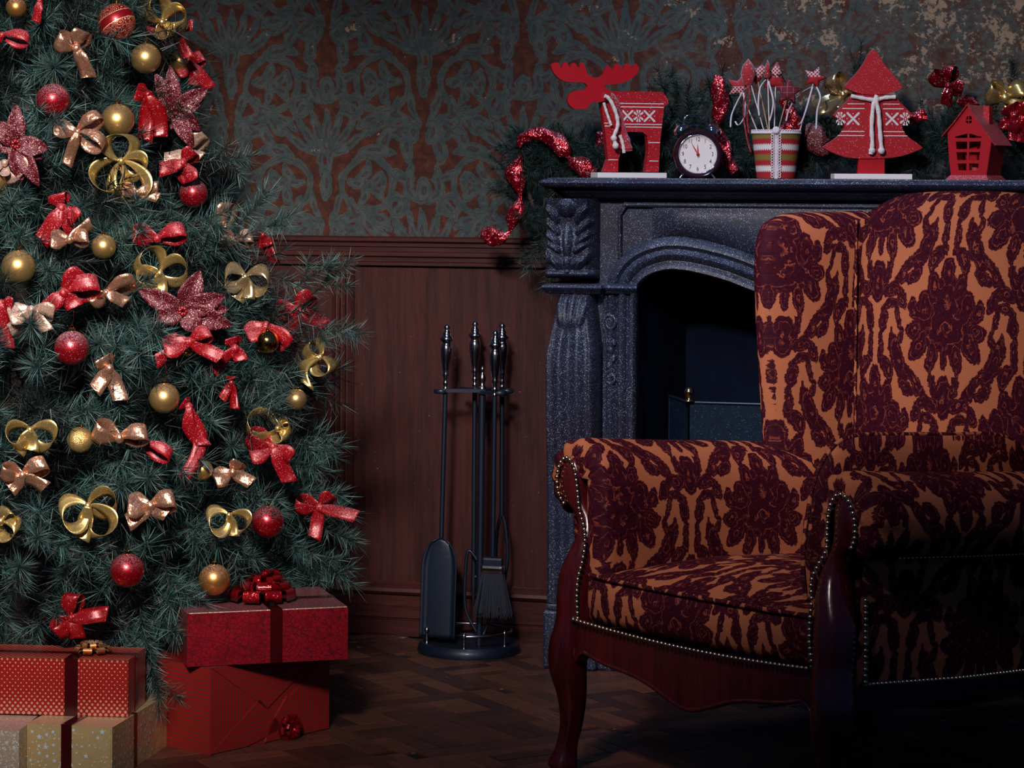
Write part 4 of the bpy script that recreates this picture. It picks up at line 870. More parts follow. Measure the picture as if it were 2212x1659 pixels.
def rope(name, pts, r, mt, par, y=-.03, knots=(), conv=None):
    P = [(a, y+(0 if len(p) < 3 else p[2]), b) for p, (a, b) in zip(pts, conv([(p[0], p[1]) for p in pts]))]; m = MB(); c = cr(P, 5); m.tube(c, [r*(1+.12*math.sin(i*1.7)) for i in range(len(c))], 8)
    for kx, ky, kr in knots: a, b = conv([(kx, ky)])[0]; m.ball((a, y, b), kr, 10, 8)
    return m.make(name, mt, par, smooth=True)
cv = lambda pts: F_(Z5(pts))
rope('scarf_end', [(690, 520), (740, 545), (800, 640), (850, 780), (860, 900), (820, 1010), (815, 1060), (830, 1120), (845, 1175)], .0045, 'cream_rope', mo, -.034, ((812, 1055, .0075), (835, 1150, .0078)), cv)
rope('scarf_end', [(700, 600), (735, 720), (770, 820), (795, 890)], .0035, 'cream_rope', mo, -.022, (), cv)
rope('scarf_wrap', [(690, 480, .0), (720, 520, 0), (830, 560, .004), (900, 760, .008), (950, 950, .006), (1010, 1150, 0), (1020, 1210, 0)], .0105, 'felt_red', mo, -.016, (), cv)
rope('scarf_end', [(905, 1010), (940, 1110), (955, 1200), (960, 1240)], .004, 'cream_rope', mo, -.022, (), cv)
# alarm clock
o0 = on_shelf(1505, -.26); K = pxscale(o0); ck_ = thing('alarm_clock', 'dark twin bell alarm clock with cream face showing five to twelve', 'clock', o0, face_cam(1505, o0)+.10)
cz = (383-331)*K; R_ = 53.5*K; RF = 40*K
RY = Matrix.Translation((0, 0, cz)) @ Matrix.Rotation(PI/2, 4, 'X')       # lathe axis z -> -y
m = MB(); m.lathe([(0, -.026), (R_*.82, -.026), (R_*.98, -.018), (R_, 0), (R_, .018), (R_*.97, .025), (R_*.90, .028), (RF+.002, .024), (RF, .020)], n=48, T=RY); m.make('case', 'clock_body', ck_, smooth=True, auto=50)
m = MB(); m.lathe([(0, .0200), (RF*1.01, .0200)], n=48, T=RY); m.make('face', 'clock_face', ck_)['label'] = 'cream clock face'
m = MB(); m.lathe([(RF, .0195), (RF*1.03, .025), (RF*1.06, .0265), (RF*1.09, .025)], n=48, T=RY); m.make('bezel', 'chrome', ck_, smooth=True)
def text_mesh(s, size):
    c = bpy.data.curves.new('t', 'FONT'); c.body = s; c.size = size; c.align_x = 'CENTER'; c.align_y = 'CENTER'; c.extrude = .0001
    to = bpy.data.objects.new('t', c); COL.objects.link(to); dg = bpy.context.evaluated_depsgraph_get(); me = bpy.data.meshes.new_from_object(to.evaluated_get(dg)); bpy.data.objects.remove(to); return me
face = [o for o in ck_.children if o.name.startswith('face')][0]
for h in range(1, 13):
    me = text_mesh(str(h), .0135); me.name = 'numeral'; me.materials.clear(); me.materials.append(MATS['ink']); a = h/12*2*PI
    o = bpy.data.objects.new('numeral', me); COL.objects.link(o); o.parent = face; o.location = (RF*.80*math.sin(a), -.0204, cz+RF*.80*math.cos(a)); o.rotation_euler = (PI/2, 0, 0); o.scale = (.8, 1, 1)
m = MB()
for k in range(60): a = k/60*2*PI; m.box((RF*.95*math.sin(a), -.0204, cz+RF*.95*math.cos(a)), (.0006, .0003, .0018 if k % 5 else .003), T=None)
m.make('minute_marks', 'ink', face)
def hand(name, a, L, w_):
    m = MB(); T = Matrix.Translation((0, -.0225, cz)) @ Matrix.Rotation(a, 4, 'Y'); m.plate([[(-w_*.5, -.006), (w_*.5, -.006), (w_, L*.35), (w_*.35, L*.8), (0, L), (-w_*.35, L*.8), (-w_, L*.35)]], -.0005, .0005, T=T); m.make(name, 'clock_red', ck_)
hand('hour_hand', -.03, RF*.55, .0013); hand('minute_hand', math.radians(-30), RF*.80, .0013)
m = MB(); m.lathe([(0, .0245), (.0035, .0240), (.0035, .0205)], n=14, T=RY); m.make('hub', 'clock_red', ck_, smooth=True)
for s in (-1, 1):
    m = MB(); T = Matrix.Translation((s*R_*.62, 0, cz+R_*.93)) @ Matrix.Rotation(s*.55, 4, 'Y'); m.lathe([(.019, 0), (.019, .004), (.016, .010), (.009, .014), (.0035, .016), (.0035, .020), (0, .021)], n=20, T=T); m.make('bell', 'chrome', ck_, smooth=True)['label'] = 'chrome bell'
    m = MB(); m.tube([(s*.026, -.012, .016), (s*.040, -.018, 0)], [.0032, .0022], 8); m.make('foot', 'chrome', ck_, smooth=True)
m = MB(); m.tube(cr([(-.030, 0, cz+R_+.010), (-.029, 0, cz+R_+.022), (-.022, 0, cz+R_+.031), (0, 0, cz+R_+.033), (.022, 0, cz+R_+.031), (.029, 0, cz+R_+.022), (.030, 0, cz+R_+.010)], 4), .0018, 8); m.make('carry_handle', 'chrome', ck_, smooth=True)
m = MB(); m.tube([(0, 0, cz+R_-.002), (0, 0, cz+R_+.010)], .0012, 6); m.box((0, 0, cz+R_+.010), (.011, .004, .003)); m.make('hammer', 'chrome', ck_)
# knitted basket
o0 = on_shelf(1676, -.26); K = pxscale(o0); bk = thing('knitted_basket', 'small knitted basket striped red, white and olive with lace strip', 'basket', o0, face_cam(1676, o0))
r0_, r1_, hb = 40*K, 52*K, 100*K; NA, NR = 120, 42
def bcol(t, k):    # t from the top, 0..1; zigzag of one cell between bands
    z = t*42 + (1.2 if k % 2 else 0)
    for lim, c in ((1.5, 2), (7, 3), (12, 0), (16.5, 1), (21, 0), (26, 3), (31, 0), (36, 1), (99, 0)):
        if z < lim+ (0 if c in (0, 3) else 0): return {0: 0, 1: 1, 2: 2, 3: 3}[c]
    return 0
m = MB(); vs = []
for j in range(NR+1):
    t = j/NR; r = r1_+(r0_-r1_)*t; vs += [(r*math.cos(2*PI*k/NA)+.0, r*math.sin(2*PI*k/NA), hb*(1-t)+(-.003*math.sin(2*PI*k/NA))*(1-t)) for k in range(NA)]
m.v = vs
for j in range(NR):
    for k in range(NA):
        m.f.append([(j+1)*NA+k, (j+1)*NA+(k+1) % NA, j*NA+(k+1) % NA, j*NA+k]); m.mi.append(bcol(j/NR, k)); m.uv.append(None)
m.make('basket_body', ['knit_red', 'knit_white', 'knit_white', 'knit_olive'], bk, smooth=True, solid=.002)
m = MB(); m.lathe([(0, 0), (r0_, 0)], (0, 0, .002), 40); m.make('base', 'knit_red', bk)
def lace(m, c0, c1, w_, n_):
    for k in range(n_):
        t = (k+.5)/n_; p = Vector(c0)+(Vector(c1)-Vector(c0))*t
        for s in (-1, 1):
            a = [p+Vector((s*w_*.36+.0030*math.cos(q)*1.0, -.0008, .0030*math.sin(q))) for q in np.linspace(0, 2*PI, 9)[:-1]]; m.tube(a+[a[0]], .0011, 5, cap=False)
m = MB(); m.box((0, -r1_*.89, hb*.5), (.0075, .0022, hb*1.0), T=Matrix.Rotation(0, 4, 'X')); m.v = [(x, y-(r1_-r0_)*(z/hb-.5), z) for x, y, z in m.v]; n0 = len(m.v); lace(m, (0, -r0_-.002, .002), (0, -r1_-.002, hb), .022, 17); m.make('lace_strip', 'lace', bk)
m = MB()
for k in range(54):
    a = 2*PI*k/54; m.tube([(r1_*1.02*math.cos(a)+.003*math.cos(q)*-math.sin(a), r1_*1.02*math.sin(a)+.003*math.cos(q)*math.cos(a), hb+.002+.0034*math.sin(q)) for q in np.linspace(0, 2*PI, 8)], .0012, 5, cap=False)
m.tube([(r1_*1.03*math.cos(a), r1_*1.03*math.sin(a), hb-.002) for a in np.linspace(0, 2*PI, 40)], .0018, 6, cap=False); m.make('lace_rim', 'lace', bk)
m = MB(); T = Matrix.Translation((0, -r1_-.005, hb+.004)) @ Matrix.Rotation(PI/2, 4, 'X'); m.lathe([(0, .002), (.003, .003), (.0075, .002), (.0085, 0), (.0075, -.002)], n=18, T=T); m.make('button', 'lace', bk, smooth=True)
# picks standing in the basket
def pick(label, name, hx, hy, mt, shape, sx_, bx, lean=0, ribbons=(), flat=.010, Y=-.26, rmt='ribbon_white', smt='stick_white'):
    hp = PY(hx, hy, Y); bp = on_shelf(bx, -.26); bp.z += .025; loc = bp
    o = thing(name, label, 'decoration', loc, 0, 'plush picks on sticks in the knitted basket'); d = hp-loc; k = pxscale(hp)
    m = MB(); m.tube([(0, 0, 0), tuple(d)], .0014, 6); m.make('stick', smt, o)
    pts = shape; n_ = len(pts); T = Matrix.Translation(d) @ Matrix.Rotation(TH-.1, 4, 'Z') @ Matrix.Rotation(lean, 4, 'Y')
    P = []
    for tt, yy in ((0, flat), (.55, flat*.92), (.85, flat*.6), (1, 0), (.85, -flat*.6), (.55, -flat*.92), (0, -flat)): P.append([(x*k*tt, -yy, z*k*tt) for x, z in pts])
    m = MB(); m.grid(P, cv=True, T=T); m.make('plush_head', mt, o, smooth=True)
    for rb in ribbons:
        pl = [PY(x, y, Y-.01)-loc for x, y in rb]; c = cr([tuple(p) for p in pl], 6); m = MB(); strip(m, c, [.0038]*len(c), [Vector((.9, .3, .15)).normalized()]*len(c)); m.make('ribbon', rmt, o, smooth=True, solid=.0004)
    return o
def starp(n_, R, r): return [(-(R if k % 2 == 0 else r)*math.sin(k*PI/n_), (R if k % 2 == 0 else r)*math.cos(k*PI/n_)) for k in range(2*n_)]
firp = [(-2, 30), (-10, 12), (-16, 6), (-11, 6), (-24, -12), (-15, -10), (-27, -28), (0, -24), (27, -28), (15, -10), (24, -12), (11, 6), (16, 6), (10, 12), (2, 30)][::1]
heart = [(0, -22), (-20, 0), (-22, 14), (-12, 22), (0, 12), (12, 22), (22, 14), (20, 0)]
pick('nordic patterned plush star, leftmost pick in the basket', 'plush_pick', 1597, 188, 'nordic_cloth', starp(5, 30, 14), 0, 1668, .3, [[(1603, 200), (1590, 225), (1580, 250), (1578, 275)], [(1606, 200), (1610, 245), (1596, 270), (1588, 262)]])
pick('dark red narrow plush bud, tall pick left of centre in the basket', 'plush_pick', 1616, 160, 'felt_red', [(0, 34), (-12, 18), (-16, 0), (-10, -22), (0, -30), (10, -22), (16, 0), (12, 18)], 0, 1672, 0, [[(1618, 185), (1620, 215), (1614, 250), (1618, 290)], [(1616, 185), (1606, 235), (1612, 290), (1622, 330)]], Y=-.28, rmt='red_ribbon')
pick('red patterned plush heart between the tall bud and the fir in the basket', 'plush_pick', 1634, 160, 'nordic_cloth', heart, 0, 1676, 0, [], Y=-.25, smt='stick_tan')
pick('slim red plush figure on a white stick, middle of the basket', 'plush_pick', 1658, 152, 'felt_red', [(0, 24), (-5, 10), (-7, 2), (-4, 0), (-8, -14), (0, -20), (8, -14), (4, 0), (7, 2), (5, 10)], 0, 1664, 0, [[(1654, 172), (1642, 190), (1638, 225), (1640, 250)], [(1660, 175), (1670, 215), (1668, 240), (1662, 262)]], Y=-.27)
pick('red and white nordic plush fir in the basket, beside the slim figure', 'plush_pick', 1676, 164, 'nordic_cloth', firp, 0, 1670, .1, [], Y=-.255)
pick('tartan plush star in the basket, below and right of the plush fir', 'plush_pick', 1703, 198, 'tartan', starp(5, 32, 15), 0, 1660, .1, [], Y=-.285, smt='stick_tan')
pick('rightmost plush star pick in the basket, tied with long white ribbons', 'plush_pick', 1760, 168, 'nordic_cloth', starp(5, 27, 13), 0, 1705, .35, [[(1752, 188), (1725, 205), (1705, 235), (1698, 262)], [(1764, 188), (1772, 210), (1765, 240), (1763, 280)], [(1755, 188), (1745, 225), (1733, 260), (1724, 270)]], Y=-.26)
# fir tree figure
o0 = on_shelf(1882, -.27); K = pxscale(o0); tf = thing('fir_figure', 'flat red wooden fir tree figure with knit pattern and cream scarf', 'figurine', o0, face_cam(1882, o0)+math.radians(9)); CX = math.cos(math.radians(9))
def Z6(pts): return [(1512+x/3.16, 80+y/3.16) for x, y in pts]
def F6(pts): return [((x-1882)*K/CX, (384-y)*K) for x, y in pts]
m = MB(); m.box((0, 0, .006), (.172, .06, .012)); m.make('board', 'white_board', tf, bev=.001)
m = MB(); m.plate([F6(Z6([(1082, 800), (1255, 800), (1255, 930), (1072, 930)]))], -.008, .010); m.make('trunk', 'red_paint', tf, bev=.001)
L6 = Z6(cr([(1170, 385), (1310, 385), (1350, 430), (1425, 505), (1425, 540), (1370, 590), (1400, 660), (1495, 730), (1490, 755), (1350, 805), (1170, 820), (990, 810), (850, 755), (848, 735), (950, 660), (980, 590), (920, 540), (918, 515), (1000, 430), (1035, 385)], 3, True))
m = MB(); m.plate([F6(L6)], -.012, .012); m.make('lower_tier', 'red_paint_frost', tf, bev=.0015)
U6 = Z6(cr([(1170, 80), (1195, 95), (1240, 170), (1300, 240), (1362, 320), (1350, 345), (1270, 375), (1170, 385), (1070, 375), (1000, 345), (985, 325), (1060, 240), (1110, 170), (1150, 95)], 3, True))
m = MB(); m.plate([F6(U6)], -.016, .012); m.make('upper_tier', 'red_paint_frost', tf, bev=.0015)
m = MB(); q = lambda x, y: F6(Z6([(x, y)]))[0]
for y, a_, b_ in ((448, 1000, 1350), (480, 965, 1378), (636, 960, 1385), (664, 935, 1405)):
    for x0, x1 in ((a_, 1115), (1240, b_)): a = q(x0, y); b = q(x1, y); linerow(m, a[0], b[0], a[1], .0019, -.0126)
bs = .0022; a = q(995, 505)
bitmap(m, CROSS, a[0], a[1], bs, -.0126); bitmap(m, FLAKE, a[0]-bs*13.2, a[1], bs, -.0126, lambda z: (q(924, 0)[0], 9)); a = q(1263, 505); bitmap(m, CROSS, a[0]-.002, a[1], bs, -.0126); bitmap(m, FLAKE, a[0]+bs*12.6, a[1], bs, -.0126, lambda z: (-9, q(1418, 0)[0])); kp = m.make('knit_pattern', 'knit_white', tf); kp['kind'] = 'stuff'; kp['label'] = 'white nordic knit pattern'
cv = lambda pts: F6(Z6(pts))
rope('scarf_wrap', [(1020, 395), (1100, 410), (1180, 420), (1250, 405), (1320, 400)], .0045, 'cream_rope', tf, -.019, ((1195, 415, .007),), cv)
rope('scarf_end', [(1195, 390), (1170, 460), (1160, 600), (1165, 720), (1155, 790)], .0048, 'cream_rope', tf, -.021, ((1163, 765, .0075),), cv)
rope('scarf_end', [(1185, 420), (1205, 500), (1215, 620), (1225, 740), (1228, 775)], .0050, 'cream_rope', tf, -.022, ((1226, 765, .008),), cv)
# house lantern
o0 = on_shelf(2106, -.27); K = pxscale(o0); ry = face_cam(2106, o0)-math.radians(24); hs = thing('house_lantern', 'small red metal house lantern with mullioned window and snowy roof', 'lantern', o0, ry); CX = math.cos(math.radians(24))
def Z7(pts): return [(1960+x/6.143, 130+y/6.143) for x, y in pts]
def F7(pts): return [((x-2106)*K/CX, (384-y)*K) for x, y in pts]
fr = F7(Z7([(680, 1510), (655, 1300), (630, 940), (900, 590), (1200, 1040), (1150, 1400), (1135, 1510)])); xm = sum(p[0] for p in fr)/len(fr)
holes = [F7(Z7(h)) for h in ([(730, 990), (890, 950), (890, 1008), (735, 1008)], [(915, 950), (1075, 990), (1070, 1008), (915, 1008)], [(740, 1055), (888, 1055), (888, 1155), (750, 1155)], [(915, 1055), (1065, 1055), (1058, 1155), (915, 1155)], [(748, 1195), (885, 1195), (883, 1300), (762, 1300)], [(915, 1195), (1055, 1195), (1045, 1300), (915, 1300)], [(765, 1345), (882, 1345), (880, 1435), (780, 1435)], [(915, 1345), (1040, 1345), (1030, 1435), (915, 1435)],
    [(870, 765), (880, 730), (900, 715), (900, 765)], [(912, 715), (940, 725), (950, 765), (912, 765)], [(868, 780), (900, 780), (900, 822), (875, 808)], [(912, 780), (950, 780), (940, 810), (912, 822)])]
DH = .075; m = MB(); m.plate([fr]+holes, -DH/2-.001, -DH/2+.001); m.make('front_wall', 'red_paint', hs)
m = MB(); m.plate([fr], DH/2-.001, DH/2+.001); m.make('back_wall', 'red_paint', hs)
for i, j in ((0, 2), (6, 4)):
    pts = [fr[i], fr[1 if i == 0 else 5], fr[j]]; P = [[(x, -DH/2, z), (x, DH/2, z)] for x, z in pts]; m = MB(); m.grid(P); m.make('side_wall', 'red_paint_frost', hs, solid=.0012)
apx = fr[3]; 
for j, s in ((2, -1), (4, 1)):
    e = fr[j]; d = np.array(e)-np.array(apx); e2 = np.array(apx)+d*1.22; e2[1] += .002; P = [[(apx[0], -DH/2-.008, apx[1]+.003), (apx[0], DH/2+.008, apx[1]+.003)], [tuple([(apx[0]*.45+e2[0]*.55), -DH/2-.008, apx[1]*.45+e2[1]*.55+.001]), tuple([(apx[0]*.45+e2[0]*.55), DH/2+.008, apx[1]*.45+e2[1]*.55+.001])], [(e2[0], -DH/2-.008, e2[1]+.003), (e2[0], DH/2+.008, e2[1]+.003)]]
    m = MB(); m.grid(P); m.make('roof_slope', 'red_paint_frost', hs, solid=.002)
m = MB(); m.box((apx[0]+.024, .012, apx[1]-.018), (.014, .018, .040)); m.make('chimney', 'red_paint_frost', hs)
bt = fr[0][0], fr[6][0]; m = MB(); m.box(((bt[0]+bt[1])/2, 0, .005), (bt[1]-bt[0]+.018, DH+.02, .010), taper=.85); m.make('base', 'red_paint_frost', hs)
m = MB(); m.lathe([(0, 0), (.018, 0), (.018, .022), (0, .022)], (xm, 0, .0102), 20); m.make('tealight', 'clock_red', hs, smooth=True, auto=40)
# ------------------------------------------------------------------ pine needles
def sprig_data(r, L=.13, nn=150, side=2, nl=.036, spread=1.0):
    """numpy triangles for one spray along +Z: needles on a stem and side twigs"""
    V = []; Cc = []
    def twig(p0, d, L, n):
        d = d/np.linalg.norm(d); a = np.cross(d, [.3, .9, .1]); a /= np.linalg.norm(a); b = np.cross(d, a)
        t = r.random(n)**.8; ang = r.random(n)*2*PI; el = np.radians(r.uniform(38, 82, n))*spread; tip = t > .93; el[tip] *= .4
        rad = np.outer(np.cos(ang), a)+np.outer(np.sin(ang), b); dr = rad*np.sin(el)[:, None]+d*np.cos(el)[:, None]
        base_ = p0+np.outer(t*L, d)+rad*.001; ln = nl*r.uniform(.65, 1.1, n); w_ = .0008; side_ = np.cross(dr, r.normal(size=(n, 3))); side_ /= np.linalg.norm(side_, axis=1)[:, None]
        bend = r.normal(size=(n, 3))*.12; tips = base_+(dr+bend*.5)*ln[:, None]
        V.append(np.stack([base_-side_*w_, base_+side_*w_, tips], 1).reshape(-1, 3))
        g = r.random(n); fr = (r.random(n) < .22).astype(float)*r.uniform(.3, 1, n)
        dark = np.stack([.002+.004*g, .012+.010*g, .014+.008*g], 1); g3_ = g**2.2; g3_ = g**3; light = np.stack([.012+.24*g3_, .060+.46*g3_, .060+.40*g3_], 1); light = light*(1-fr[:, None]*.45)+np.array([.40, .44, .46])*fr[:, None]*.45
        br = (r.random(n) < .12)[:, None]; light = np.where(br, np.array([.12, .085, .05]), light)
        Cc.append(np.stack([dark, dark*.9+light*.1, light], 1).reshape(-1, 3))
        # stem
        k = 4; s0 = p0-d*.01; s1 = p0+d*L
        for j in range(k):
            q0 = (a*math.cos(2*PI*j/k)+b*math.sin(2*PI*j/k))*.0016; q1 = (a*math.cos(2*PI*(j+1)/k)+b*math.sin(2*PI*(j+1)/k))*.0016; V.append(np.array([s0+q0, s0+q1, s1])); Cc.append(np.array([[.03, .018, .014]]*3))
    twig(np.zeros(3), np.array([0, 0, 1.]), L, nn)
    for s_ in range(side):
        a = r.random()*2*PI; d = np.array([math.cos(a)*.75, math.sin(a)*.75, .8]); twig(np.array([0, 0, L*r.uniform(.15, .45)]), d, L*.55, int(nn*.5))
    return np.concatenate(V), np.concatenate(Cc)
def tri_mesh(name, V, Cc):
    me = bpy.data.meshes.new(name); n = len(V); me.vertices.add(n); me.vertices.foreach_set('co', V.astype(np.float32).ravel()); me.loops.add(n); me.loops.foreach_set('vertex_index', np.arange(n, dtype=np.int32))
    me.polygons.add(n//3); me.polygons.foreach_set('loop_start', np.arange(0, n, 3, dtype=np.int32)); me.polygons.foreach_set('loop_total', np.full(n//3, 3, dtype=np.int32)); me.update(calc_edges=True)
    ca_ = me.color_attributes.new('Col', 'FLOAT_COLOR', 'POINT'); ca_.data.foreach_set('color', np.concatenate([Cc, np.ones((n, 1))], 1).astype(np.float32).ravel()); me.materials.append(MATS['needle']); return me
def orient(d, roll):
    q = Vector(d).to_track_quat('Z', 'Y').to_matrix(); return q @ Matrix.Rotation(roll, 3, 'Z')
BV = [sprig_data(rng, .11, 150, 1, .050) for _ in range(7)]+[sprig_data(rng, .15, 170, 3, .042) for _ in range(3)]
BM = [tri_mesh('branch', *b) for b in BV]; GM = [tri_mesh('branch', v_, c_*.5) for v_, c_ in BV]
IV = [sprig_data(rng, .17, 110, 3, .045) for _ in range(5)]
def stuffmesh(name, places, variants, parent, dim=1.):
    Vs = []; Cs = []
    for p, d, roll, s in places:
        V, Cc = variants[rng.integers(len(variants))]; R = np.array(orient(d, roll)); Vs.append(V*s @ R.T+np.array(p)); Cs.append(Cc*dim)
    o = bpy.data.objects.new(name, tri_mesh(name, np.concatenate(Vs), np.concatenate(Cs))); COL.objects.link(o); o.parent = parent; o['kind'] = 'stuff'; return o
TC = Pd(45, 900, 5.42); TX, TY = TC.x, TC.y
tr = thing('christmas_tree', 'tall dense pine Christmas tree with frosted blue green needles at the left', 'christmas tree', (TX, TY, 0))
ZR = [.20, .24, .36, .52, .66, .77, .86, .95, 1.02, 1.10, 1.25, 1.5, 1.8, 2.05]; RR = [.40, .54, .66, .62, .61, .60, .52, .47, .41, .355, .31, .27, .18, .03]
def TR(z): return float(np.interp(z, ZR, RR))
m = MB(); m.tube([(0, 0, .03), (0, 0, 1.0), (0, 0, 2.05)], [.035, .025, .006], 12); m.make('trunk', 'bark', tr, smooth=True)
m = MB(); m.lathe([(0, 0), (.17, 0), (.17, .02), (.05, .04), (.04, .12), (0, .12)], n=24); m.make('stand', 'bark', tr, smooth=True, auto=40)
phc = math.atan2(CAM.y-TY, CAM.x-TX); pl = []; cnt = 0
while cnt < 300:
    z = random.uniform(.25, 1.66); 
    if random.random() > (TR(z)+.12)/.78: continue
    a = phc+random.uniform(-.95, 1.75); R = TR(z)-.06-.09*random.random()**1.5; 
    q = Vector((TX+R*math.cos(a), TY+R*math.sin(a), z)); 
    if q.y > -.12 or (z < .37 and a < phc+.45 and random.random() < .6): continue
    ok = all((q-p).length > .058 for p in pl)
    if not ok and random.random() < .94: continue
    pl.append(q); cnt += 1; out = Vector((math.cos(a), math.sin(a), 0)); d = out + Vector((random.gauss(0, .38), random.gauss(0, .38), random.gauss(.05 if z > .4 else -.25, .35)))
    if z < .32: d.z = -abs(d.z)*.6-.1
    if random.random() < .38: d = (CAM-q).normalized()+Vector((random.gauss(0, .3), 0, random.gauss(0, .3)))
    o = bpy.data.objects.new('branch', random.choice(BM)); COL.objects.link(o); o.parent = tr; o.matrix_local = Matrix.Translation((q.x-TX, q.y-TY, z)) @ orient(d, random.random()*6).to_4x4() @ Matrix.Scale(random.uniform(.78, 1.18), 4)
pls = []
for k in range(900):
    z = random.uniform(.22, 2.0); a = random.random()*2*PI; f_ = random.choice((.88, .72, .72, .5, .5, .3)); R = max(.01, TR(z)*f_-.03)
    if random.random() > (TR(z)+.1)/.75: continue
    if TY+(R+.15)*math.sin(a) > -.03: continue
    p = (R*math.cos(a), R*math.sin(a), z); d = (math.cos(a)+random.gauss(0, .5), math.sin(a)+random.gauss(0, .5), random.gauss(-.05, .4)); pls.append((p, d, random.random()*6, random.uniform(.9, 1.3)))
stuffmesh('inner_foliage', pls, IV, tr, .16)  # needle colours darkened, painting shade into the gaps between the branches
# drooping branch over the gifts and low boughs
pls = []
for px, py, dx, dy, dd in ((300, 1290, .15, 1, 0), (312, 1330, .1, 1, 0), (322, 1370, .1, 1, 0), (330, 1405, .15, 1, 0), (290, 1300, -.2, 1, .05), (345, 1300, .4, .8, .05), (640, 1190, .9, .45, .1), (680, 1230, .9, .3, .1), (560, 1230, .8, .5, .1), (690, 1140, 1, .35, .1), (600, 1150, .9, .5, .05), (500, 1240, .5, .4, .1), (420, 1250, .3, .6, .05), (660, 700, 1, .25, .05), (700, 700, 1, .2, .1), (670, 640, .8, -.7, .1), (640, 620, .9, -.6, .05), (550, 500, .9, -.4, .1), (520, 480, .6, -.6, .05), (430, 350, 1, -.1, .05), (420, 480, .9, -.3, 0), (620, 1000, 1, .2, .1), (650, 1060, 1, .1, .1), (650, 960, 1, 0, .1), (100, 1300, -.2, .8, .0), (20, 1280, -.2, .9, 0), (0, 1350, .2, .8, 0), (60, 1370, .2, .7, .1), (140, 1290, .2, .8, .1)):
    p = Pd(px, py, 4.92+dd) if py > 1180 and px < 400 else Pd(px, py, 5.12+dd); d = RX*dx-UP*dy-FW*.25; pls.append(((p.x-TX, p.y-TY, p.z), tuple(d), random.random()*6, .8))
stuffmesh('edge_foliage', pls, BV, tr)
def on_tree(px, py, off=.0):
    """where the sight line through a pixel meets the tree's outer surface"""
    q = ray(px, py); best = None; prev = None
    for i in range(400):
        d = 4.6+i*.004; p = CAM+q*d; g = math.hypot(p.x-TX, p.y-TY)-(TR(p.z)+off)
        if best is None or g < best[0]: best = (g, d)
        if g <= 0: return d
    return best[1]
# ------------------------------------------------------------------ baubles
def bauble(px, py, r, mt, label, off=.02, cap=True, glob='baubles on the tree'):
    d = on_tree(px, py, off); p = Pd(px, py, d); R = r*d/FPX; o = thing('bauble', label, 'bauble', p, TH, glob)
    m = MB(); m.ball((0, 0, 0), R, 40, 28); m.make('globe', mt, o, smooth=True)
    m = MB(); cr_ = R*.20; m.lathe([(cr_*1.1, R*.965), (cr_, R*.985), (cr_, R*1.13), (cr_*.8, R*1.16), (0, R*1.16)], n=14); m.tube([(cr_*.45*math.cos(a), 0, R*1.22+cr_*.5*math.sin(a)) for a in np.linspace(-.5, 3.6, 9)], R*.022, 6); m.make('cap', 'gold_mirror', o, smooth=True, auto=40)['label'] = 'gold metal cap'
    m = MB(); m.tube([(0, 0, R*1.25), (.002, .006, R*1.7), (0, .02, R*2.1)], .0005, 5); m.make('hanging_thread', 'gold_mirror', o)
BA = [(252, 48, 41, 'red_gold_swirl', 'large dark red bauble with gold swirls at the top of the tree'), (315, 126, 33, 'gold_ball', 'shiny gold bauble below and right of the red swirl bauble'), (388, 132, 26, 'gold_ball', 'gold bauble half hidden behind the top right poinsettia'),
      (115, 217, 37, 'red_frosted', 'frosted red bauble at upper left, above the copper bow'), (254, 260, 36, 'gold_ball', 'bright gold bauble directly above the big gold ribbon curl'), (418, 418, 31, 'red_frosted', 'dark red bauble at the right edge below the small red bow'),
      (440, 382, 10, 'red_frosted', 'tiny red berry ball above the dark red bauble'), (224, 533, 27, 'gold_ball', 'small gold bauble beside the copper bow, upper middle of the tree'), (40, 577, 37, 'gold_ball', 'dull gold bauble near the left edge, mid height'),
      (155, 752, 38, 'red_frosted', 'frosted red bauble at mid left, under a beige bow'), (355, 860, 33, 'gold_ball', 'bright gold bauble in the middle of the tree below the long red bow'), (640, 863, 23, 'gold_ball', 'small gold bauble hanging at the far right of the tree'),
      (173, 950, 28, 'gold_glitter', 'glittered gold bauble left of the copper bow, lower left'), (437, 1015, 23, 'gold_ball', 'small gold bauble at the end of the long twisted red ribbon'), (578, 1127, 35, 'red_satin', 'red bauble at lower right, beside the red bow with long tails'),
      (275, 1232, 37, 'red_satin', 'glossy red bauble hanging lowest, above the red bow at the gifts'), (463, 1252, 34, 'orange_gold', 'orange gold bauble just above the lid of the red foil gift'), (578, 738, 25, 'gold_mirror', 'mirror gold ball behind the red bow at the right side'),
      (405, 756, 14, 'gold_mirror', 'small gold ball behind the knot of the wide red bow'), (35, 16, 22, 'orange_gold', 'dim gold bauble cut by the top edge at the left'), (-8, 388, 28, 'gold_ball', 'gold bauble cut by the left edge under the beige curl')]
for b in BA: bauble(*b, off=(.035 if b[0] in (155, 355, 578, 275, 254, 315) else .025))
